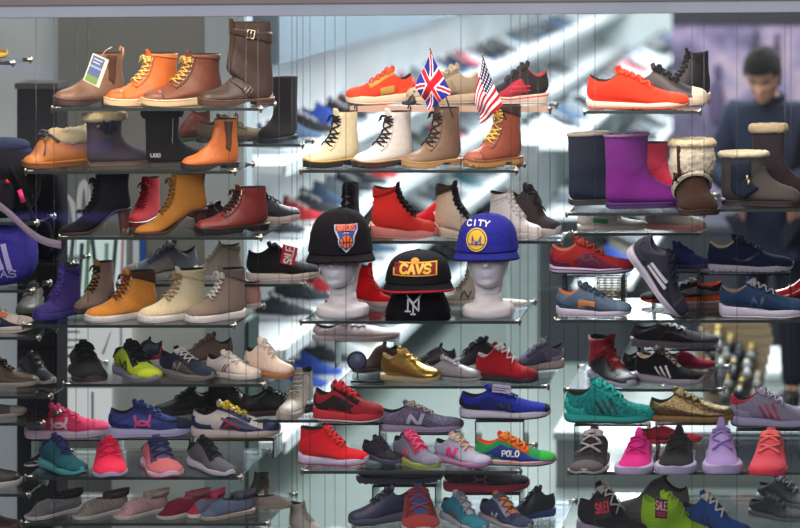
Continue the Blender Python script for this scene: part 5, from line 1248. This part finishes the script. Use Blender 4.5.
# mural wall behind the man
mm = bpy.data.materials.new('mural_print'); mm.use_nodes = True; nt = mm.node_tree; b_ = nt.nodes['Principled BSDF']; b_.inputs['Roughness'].default_value = .7
tc = nt.nodes.new('ShaderNodeTexCoord'); n1 = nt.nodes.new('ShaderNodeTexNoise'); n1.inputs['Scale'].default_value = 2.6; n1.inputs['Detail'].default_value = 5; ra = nt.nodes.new('ShaderNodeValToRGB')
for p_, c_ in ((.34, '#2c2636'), (.44, '#554c66'), (.52, '#7a6a84'), (.60, '#94808c'), (.70, '#6c6684')):
    e_ = ra.color_ramp.elements.new(p_); e_.color = lin(c_)
ra.color_ramp.elements.remove(ra.color_ramp.elements[0]); ra.color_ramp.elements.remove(ra.color_ramp.elements[-1])
nt.links.new(tc.outputs['Object'], n1.inputs['Vector']); nt.links.new(n1.outputs['Fac'], ra.inputs[0]); nt.links.new(ra.outputs[0], b_.inputs['Base Color'])
x0 = xat(672, 7); x1 = xat(880, 7)
mu = sbox('wall_right', (x0, 7, 0), (x1, 7.15, zat(24, 7)), mm)
sbox('wall_header', (x0, 6.98, zat(24, 7)), (x1, 7.16, 3.3), mat('#1d1a20', 'paint'))
for lb, px, py, w_, h_, c_ in (('tall dark figure printed on the mural left of the man', 716, 62, 16, 62, '#453a54'), ('thin dark figure printed at the top of the mural', 755, 30, 9, 30, '#33293c'), ('slim dark figure printed near the top of the mural', 776, 32, 8, 34, '#33293c')):
    a = at(px, py+h_, 6.98); s = 8/15*PPM
    r = bpy.data.objects.new('mural_figure', None); COL.objects.link(r); r.location = a; r.parent = mu
    H = h_/s; W = w_/s; mb = MB(); mb.grid(rbox(W, .02, H*.72, e=2.4)); mb.build('printed_torso', mat(c_, 'print'), r)
    mb = MB(); mb.grid(rbox(W*.55, .02, H*.3, e=2)+np.array([W*.1, 0, H*.68])); mb.build('printed_head', mat(c_, 'print'), r)

# wire cage behind the grey blue runner
wcg = empty('wire_cage', 'small beige wire cage behind the blue grey runner', 'cage', (xat(612, .33), .33, SH['R4'][0]+.001))
mb = MB(); w_, h_ = .045, zat(277, .33)-SH['R4'][0]
for k in range(6):
    z_ = .004+(h_-.004)*k/5; mb.tube([(-w_, -.03, z_), (w_, -.03, z_), (w_, .03, z_), (-w_, .03, z_)], .0022, 5, closed=True)
mb.build('hoops', mat('#c8b89c', 'metal'), wcg)
for k in range(5):
    x_ = -w_+2*w_*k/4; mb = MB(); mb.tube([(x_, -.03, 0), (x_, -.03, h_)], .002, 5); mb.tube([(x_, .03, 0), (x_, .03, h_)], .002, 5); mb.build('upright_wire', mat('#c8b89c', 'metal'), wcg)
# watches on a beige stand
wx0, wx1 = xat(694, 3), xat(772, 3); zt_ = zat(322, 3); zb_ = zat(402, 3)
st = empty('watch_stand', 'beige slatted stand carrying rows of watches', 'stand', ((wx0+wx1)/2, 3, 0))
W = (wx1-wx0)/2
mb = MB()
for k in range(9):
    z0 = zb_+(zt_-zb_)*k/9; off = .10*k/9
    mb.box((-W*(1-.25*abs(k-5)/5), off, z0), (W*(1-.3*abs(k-6)/6), off+.05, z0+(zt_-zb_)/9*.86))
mb.build('slats', mat('#8c7a60', 'paint'), st, smooth=False)
mb = MB(); mb.box((-W*.6, .10, 0), (W*.6, .2, zb_)); mb.build('foot_panel', mat('#8c9490', 'paint'), st, smooth=False)
wc = [('steel', '#7c8084'), ('dark grey', '#2c2e30'), ('gold', '#8c7838'), ('brown', '#4c3c2c'), ('pale', '#8c887c')]
wn = 0
for k in range(7):
    for j in range(4):
        if rb.random() < .12: continue
        cn, cc = wc[rb.randrange(5)]
        z0 = zb_+(zt_-zb_)*(k+1.1)/9; off = .10*(k+1)/9; X = -W*.62+W*1.2*j/3*(1-.05*k)+.02*math.sin(k*2)
        r = empty('wrist_watch', '%s wrist watch, %s row from bottom, %s from left on beige stand' % (cn, ordn[k], ordn[j]), 'watch', ((wx0+wx1)/2+X, 3+off-.03, z0), group='watches on the beige stand')
        mb = MB(); mb.tube([(0, 0, 0), (0, -.012, 0)], .026, 16); mb.build('case', mat(cc, 'metal'), r)
        mb = MB(); mb.tube([(0, -.0121, 0), (0, -.0125, 0)], .021, 16); mb.build('dial', mat('#8a8a84' if j % 2 else '#22242c', 'print'), r); nest(r)
        mb = MB(); mb.tube([(0, .03, -.05), (0, -.004, -.036), (0, -.006, 0), (0, -.004, .036), (0, .03, .05)], .012, 8, flat=.3); mb.build('strap', mat(wc[(k+j) % 5][1], 'leather'), r)
        wn += 1
# counters and columns on the right
def furn(name, label, cat, lo, hi, c1, ctop, c2=None):
    x0, y0, z0 = lo; x1, y1, z1 = hi; r = empty(name, label, cat, ((x0+x1)/2, y0, z0)); w = (x1-x0)/2
    mb = MB(); mb.box((-w, 0, 0), (w, y1-y0, z1-z0-.03)); mb.build('body', mat(c1, 'paint'), r, smooth=False)
    mb = MB(); mb.box((-w-.01, -.01, z1-z0-.03), (w+.01, y1-y0+.01, z1-z0)); mb.build('top', mat(ctop, 'plastic'), r, smooth=False)
    return r
furn('counter', 'white counter at the right, in front of the black pillar', 'counter', (xat(742, 4.6), 4.6, 0), (xat(860, 4.6), 5.3, zat(372, 4.6)), '#c4ccca', '#e8ecec')
furn('pillar', 'black square pillar behind the white counter', 'pillar', (xat(765, 5.5), 5.5, 0), (xat(789, 5.5), 5.8, zat(255, 5.5)), '#1a1c1f', '#26282c')
furn('low_rack', 'low dark rack below the mural, behind the fleece lined shoes', 'rack', (xat(668, 6), 6, 0), (xat(860, 6), 6.6, zat(225, 6)), '#26282e', '#3a3c44')
furn('bench', 'pale grey low bench behind the magenta runner', 'bench', (xat(556, 2.4), 2.4, 0), (xat(800, 2.4), 2.9, zat(432, 2.4)), '#767f7d', '#949b99')
# the man
def skinobj(name, verts, edges, radii, m, parent, root=0, lv=2, loc=(0, 0, 0)):
    me = bpy.data.meshes.new(name); me.from_pydata(verts, edges, []); o_ = bpy.data.objects.new(name, me); COL.objects.link(o_)
    sk = o_.modifiers.new('s', 'SKIN'); 
    for i, v in enumerate(me.skin_vertices[0].data): v.radius = (radii[i],)*2 if not isinstance(radii[i], tuple) else radii[i]; v.use_root = (i == root)
    ss = o_.modifiers.new('u', 'SUBSURF'); ss.levels = ss.render_levels = lv
    bpy.context.view_layer.update(); dg = bpy.context.evaluated_depsgraph_get()
    m2 = bpy.data.meshes.new_from_object(o_.evaluated_get(dg)); o_.modifiers.clear(); o_.data = m2; o_.name = name
    m2.materials.clear(); m2.materials.append(m); m2.polygons.foreach_set('use_smooth', [True]*len(m2.polygons))
    if parent: o_.parent = parent
    return o_
PX, _, PZ = at(769, 92, 4.0)      # chin
hz = PZ                            # floor is z = 0
man = empty('person', 'dark haired person in a dark jacket looking down, standing behind the boots', 'person', (PX, 4.0, 0), math.radians(-14))
sh = hz-.06
J = {'pelvis': (0, .06, hz-.62), 'waist': (0, .05, hz-.45), 'chest': (0, .04, hz-.24), 'neck0': (0, .02, sh), 'neck1': (0, -.01, hz+.02), 'ls': (-.18, .04, sh-.05), 'rs': (.18, .04, sh-.05),
     'le': (-.25, -.02, sh-.32), 're': (.25, -.02, sh-.32), 'lw': (-.10, -.22, sh-.36), 'rw': (.10, -.22, sh-.36), 'lh': (-.05, -.29, sh-.35), 'rh': (.05, -.29, sh-.35),
     'lhip': (-.09, .06, hz-.68), 'rhip': (.09, .06, hz-.68), 'lk': (-.10, .04, .48), 'rk': (.10, .04, .48), 'la': (-.10, .06, .09), 'ra': (.10, .06, .09), 'lt': (-.10, -.10, .04), 'rt': (.10, -.10, .04)}
R = {'pelvis': .13, 'waist': .125, 'chest': .15, 'neck0': .07, 'neck1': .055, 'ls': .065, 'rs': .065, 'le': .045, 're': .045, 'lw': .03, 'rw': .03, 'lh': .035, 'rh': .035, 'lhip': .09, 'rhip': .09, 'lk': .06, 'rk': .06, 'la': .045, 'ra': .045, 'lt': .035, 'rt': .035}
E = [('pelvis', 'waist'), ('waist', 'chest'), ('chest', 'neck0'), ('neck0', 'neck1'), ('chest', 'ls'), ('chest', 'rs'), ('ls', 'le'), ('rs', 're'), ('le', 'lw'), ('re', 'rw'), ('lw', 'lh'), ('rw', 'rh'), ('pelvis', 'lhip'), ('pelvis', 'rhip'), ('lhip', 'lk'), ('rhip', 'rk'), ('lk', 'la'), ('rk', 'ra'), ('la', 'lt'), ('ra', 'rt')]
def sub(keys, grow, ed=E):
    ks = [k for k in J if k in keys]; return [J[k] for k in ks], [(ks.index(a), ks.index(b)) for a, b in ed if a in ks and b in ks], [R[k]+grow for k in ks]
J['hem'] = (0, .06, hz-.74); R['hem'] = .115; E.append(('pelvis', 'hem'))
for s in ('l', 'r'):
    sg = -1 if s == 'l' else 1; hx, hy, hz_ = J[s+'h']
    for f in range(4):
        J['%sf%d' % (s, f)] = (hx+sg*(.025-.018*f), hy-.045, hz_-.005); J['%sg%d' % (s, f)] = (hx-sg*(.0-.0*f)+sg*(.02-.016*f), hy-.07-.006*(f in (1, 2)), hz_-.03)
        R['%sf%d' % (s, f)] = .009; R['%sg%d' % (s, f)] = .008; E += [(s+'h', '%sf%d' % (s, f)), ('%sf%d' % (s, f), '%sg%d' % (s, f))]
    J[s+'th'] = (hx-sg*.035, hy-.02, hz_+.02); R[s+'th'] = .010; E.append((s+'h', s+'th'))
v_, e_, r_ = sub(set(J), -.008); bodym = mat('#b08068', 'skin')
bd = skinobj('body', v_, e_, r_, bodym, man)
# head joined into the body mesh, tipped forwards
hr = head_rings(.235); Mx = Matrix.Translation((0, -.035, hz-.005)) @ Matrix.Rotation(math.radians(32), 4, 'X')
hp = np.array([[tuple(Mx @ Vector(p)) for p in row] for row in hr])
hm = MB(); hm.grid(hp, cv=True)
for s in (-1, 1):
    hm.grid(np.array([[tuple(Mx @ Vector((s*(.077+.008*math.sin(PI*i/6)*(1+math.cos(2*PI*j/8))/2), .012+.016*math.sin(PI*i/6)*math.sin(2*PI*j/8), .235*(.36+.25*i/6)))) for j in range(8)] for i in range(7)]), cv=True)
hb = hm.build('tmp', bodym); import bmesh
b2 = bmesh.new(); b2.from_mesh(bd.data); b2.from_mesh(hb.data); b2.to_mesh(bd.data); b2.free(); bd.data.polygons.foreach_set('use_smooth', [True]*len(bd.data.polygons)); bpy.data.objects.remove(hb)
# hair: a shell over the crown with a fringe
rows = []
for i, row in enumerate(hr):
    z = i/40; out = []
    for j, p in enumerate(row):
        a = 2*PI*j/44; front = math.cos(a); lim = .72 if front > .55 else (.55 if front > .1 else .22)
        q = np.array(p); c0 = np.array([0, .01, .13]); d = q-c0; g = 1.10 if z > lim else .9
        g += .03*math.sin(j*2.3+i*1.1)*(z > lim); out.append(tuple(Mx @ Vector(c0+d*g)))
    rows.append(out)
hm = MB(); hm.grid(np.array(rows[6:]), cv=True); hm.build('hair', mat('#120e0c', 'fur'), man)
# eyes and brows
for s in (-1, 1):
    mb = MB(); mb.tube([tuple(Mx @ Vector((s*.018, -.088, .132))), tuple(Mx @ Vector((s*.052, -.080, .133)))], [.003, .002], 6); mb.build('eyebrow', mat('#2a1e1a', 'fur'), man)
    mb = MB(); mb.tube([tuple(Mx @ Vector((s*.020, -.080, .115))), tuple(Mx @ Vector((s*.046, -.074, .115)))], .0022, 6); mb.build('eye', mat('#2c2220', 'patent'), man)
mb = MB(); mb.tube([tuple(Mx @ Vector((-.026, -.093, .046))), tuple(Mx @ Vector((0, -.098, .047))), tuple(Mx @ Vector((.026, -.093, .046)))], .0035, 6); mb.build('mouth', mat('#a06058', 'skin'), man)
v_, e_, r_ = sub({'hem', 'pelvis', 'waist', 'chest', 'neck0', 'ls', 'rs', 'le', 're', 'lw', 'rw'}, .022)
skinobj('jacket', v_, e_, r_, mat('#1b202e', 'cloth'), man)
v_, e_, r_ = sub({'pelvis', 'lhip', 'rhip', 'lk', 'rk', 'la', 'ra'}, .012)
skinobj('trousers', v_, e_, r_, mat('#20222a', 'cloth'), man)
for s in ('l', 'r'):
    x_, y_, z_ = J[s+'a']; mb = MB(); mb.grid(rbox(.10, .28, .10, e=2.6)+np.array([x_, -.03, 0])); mb.build('boot', mat('#1c1a1a', 'leather'), man)
mb = MB(); mb.tube([(.06*math.sin(t), .015-.06*math.cos(t), sh+.035-.012*math.cos(t)) for t in np.linspace(.35, 2*PI-.35, 22)], .018, 8); mb.build('collar', mat('#1d2230', 'cloth'), man)
bx = empty('wallet', 'dark red wallet held in the hands of the person', 'wallet', (PX, 3.6, 0)); bx.location = man.matrix_basis @ Vector((0, -.33, sh-.38))
mb = MB(); mb.grid(rbox(.10, .03, .07, e=5)); mb.build('cover', mat('#6c2430', 'leather'), bx)
mb = MB(); mb.tube([(.045, -.016, .035), (.03, -.017, .035)], .006, 8); mb.build('clasp', mat('#c8a860', 'metal'), bx)

# =================================================== light
def area(name, loc, size, power, color, rot=(0, 0, 0), sy=None):
    l = bpy.data.lights.new(name, 'AREA'); l.energy = power; l.color = color; l.size = size
    if sy: l.shape = 'RECTANGLE'; l.size_y = sy
    o_ = bpy.data.objects.new(name, l); COL.objects.link(o_); o_.location = loc; o_.rotation_euler = rot; return o_
warm = (1, .80, .60); cool = (.90, .97, 1.0)
for i, (x, p, c) in enumerate(((-1.15, 5, (1, .76, .52)), (-.68, 5.5, (1, .78, .56)), (-.1, 4.5, (1, .83, .68)), (.35, 4.5, (1, .86, .74)), (.85, 4.5, (1, .82, .68)), (1.3, 4, (1, .84, .72)))):
    area('window_spot', (x, -.30, Z(1.05)), .18, p, c, (math.radians(14), 0, 0))
area('window_strip', (0, -.30, Z(1.1)), 2.6, 9, (1, .92, .86), (math.radians(25), 0, 0), .1)
for i, y in enumerate((2.4, 5, 8, 11, 14)):
    area('ceiling_panel', (.1, y, 3.25), 1.8, 190, cool, (0, 0, 0), 1.8)
area('ceiling_panel', (2.2, 4, 3.25), 1.6, 50, (1, .98, .95), (0, 0, 0), 1.6)
area('ceiling_panel', (3.0, 7, 3.25), 1.6, 32, (1, .98, .95), (0, 0, 0), 1.6)
for i, y in enumerate((3.5, 6.5, 9.5)):
    area('wall_fill', (1.3, y, 3.1), 1.2, 50, cool, (0, math.radians(52), 0), 2.2)  # unseen lamps added to brighten the receding shoe wall
area('left_wall_fill', (-1.5, 1.2, 3.2), .8, 22, cool, (math.radians(20), 0, 0))  # extra lamp out of view, put in to lighten the left wall
w_ = bpy.data.worlds.new('street_light'); scn.world = w_; w_.use_nodes = True; bgn = w_.node_tree.nodes['Background']; bgn.inputs[0].default_value = (.66, .70, .80, 1); bgn.inputs[1].default_value = .30
area('street_daylight', (-.5, -7.2, 3.7), 4, 330, (.96, .96, 1.0), (math.radians(72), 0, 0), 1.8)
# violet neon tubes across the street, seen only as reflections in the pane
for i, (a, b, y0, y1) in enumerate(((-10, 60, 66, 73), (20, 110, 151, 146), (10, 120, 217, 217))):
    Yv = 10.0; p = np.array(at(a, y0, Yv)); q = np.array(at(b, y1, Yv)); p[1] = q[1] = 2*(FY+.005)-Yv
    mb = MB(); mb.tube([tuple(p), tuple(q)], .022, 8)
    o_ = mb.build('neon_tube', glow_mat('neon', '#7a78f0', 1.4), None); tag(o_, 'violet neon tube across the street, reflected in the pane near the %s' % ['top left', 'moccasin', 'heeled boots'][i], 'neon light')

cam = bpy.data.cameras.new('camera'); co = bpy.data.objects.new('camera', cam); COL.objects.link(co); scn.camera = co
co.location = (CX, -DIST, CZ); co.rotation_euler = (PI/2, 0, 0); cam.lens = 115.2; cam.sensor_width = 36
cam.shift_x = -(VX-400)/800; cam.shift_y = -(264-VY)/800; cam.clip_end = 100
cam.dof.use_dof = True; cam.dof.focus_distance = 8.08; cam.dof.aperture_fstop = 2.0
scn.view_settings.view_transform = 'Standard'; scn.view_settings.look = 'None'; scn.view_settings.exposure = -0.10; scn.view_settings.gamma = 1
scn.cycles.transparent_max_bounces = 32; scn.cycles.max_bounces = 8; scn.cycles.sample_clamp_indirect = 6
scn.cycles.caustics_reflective = False; scn.cycles.caustics_refractive = False
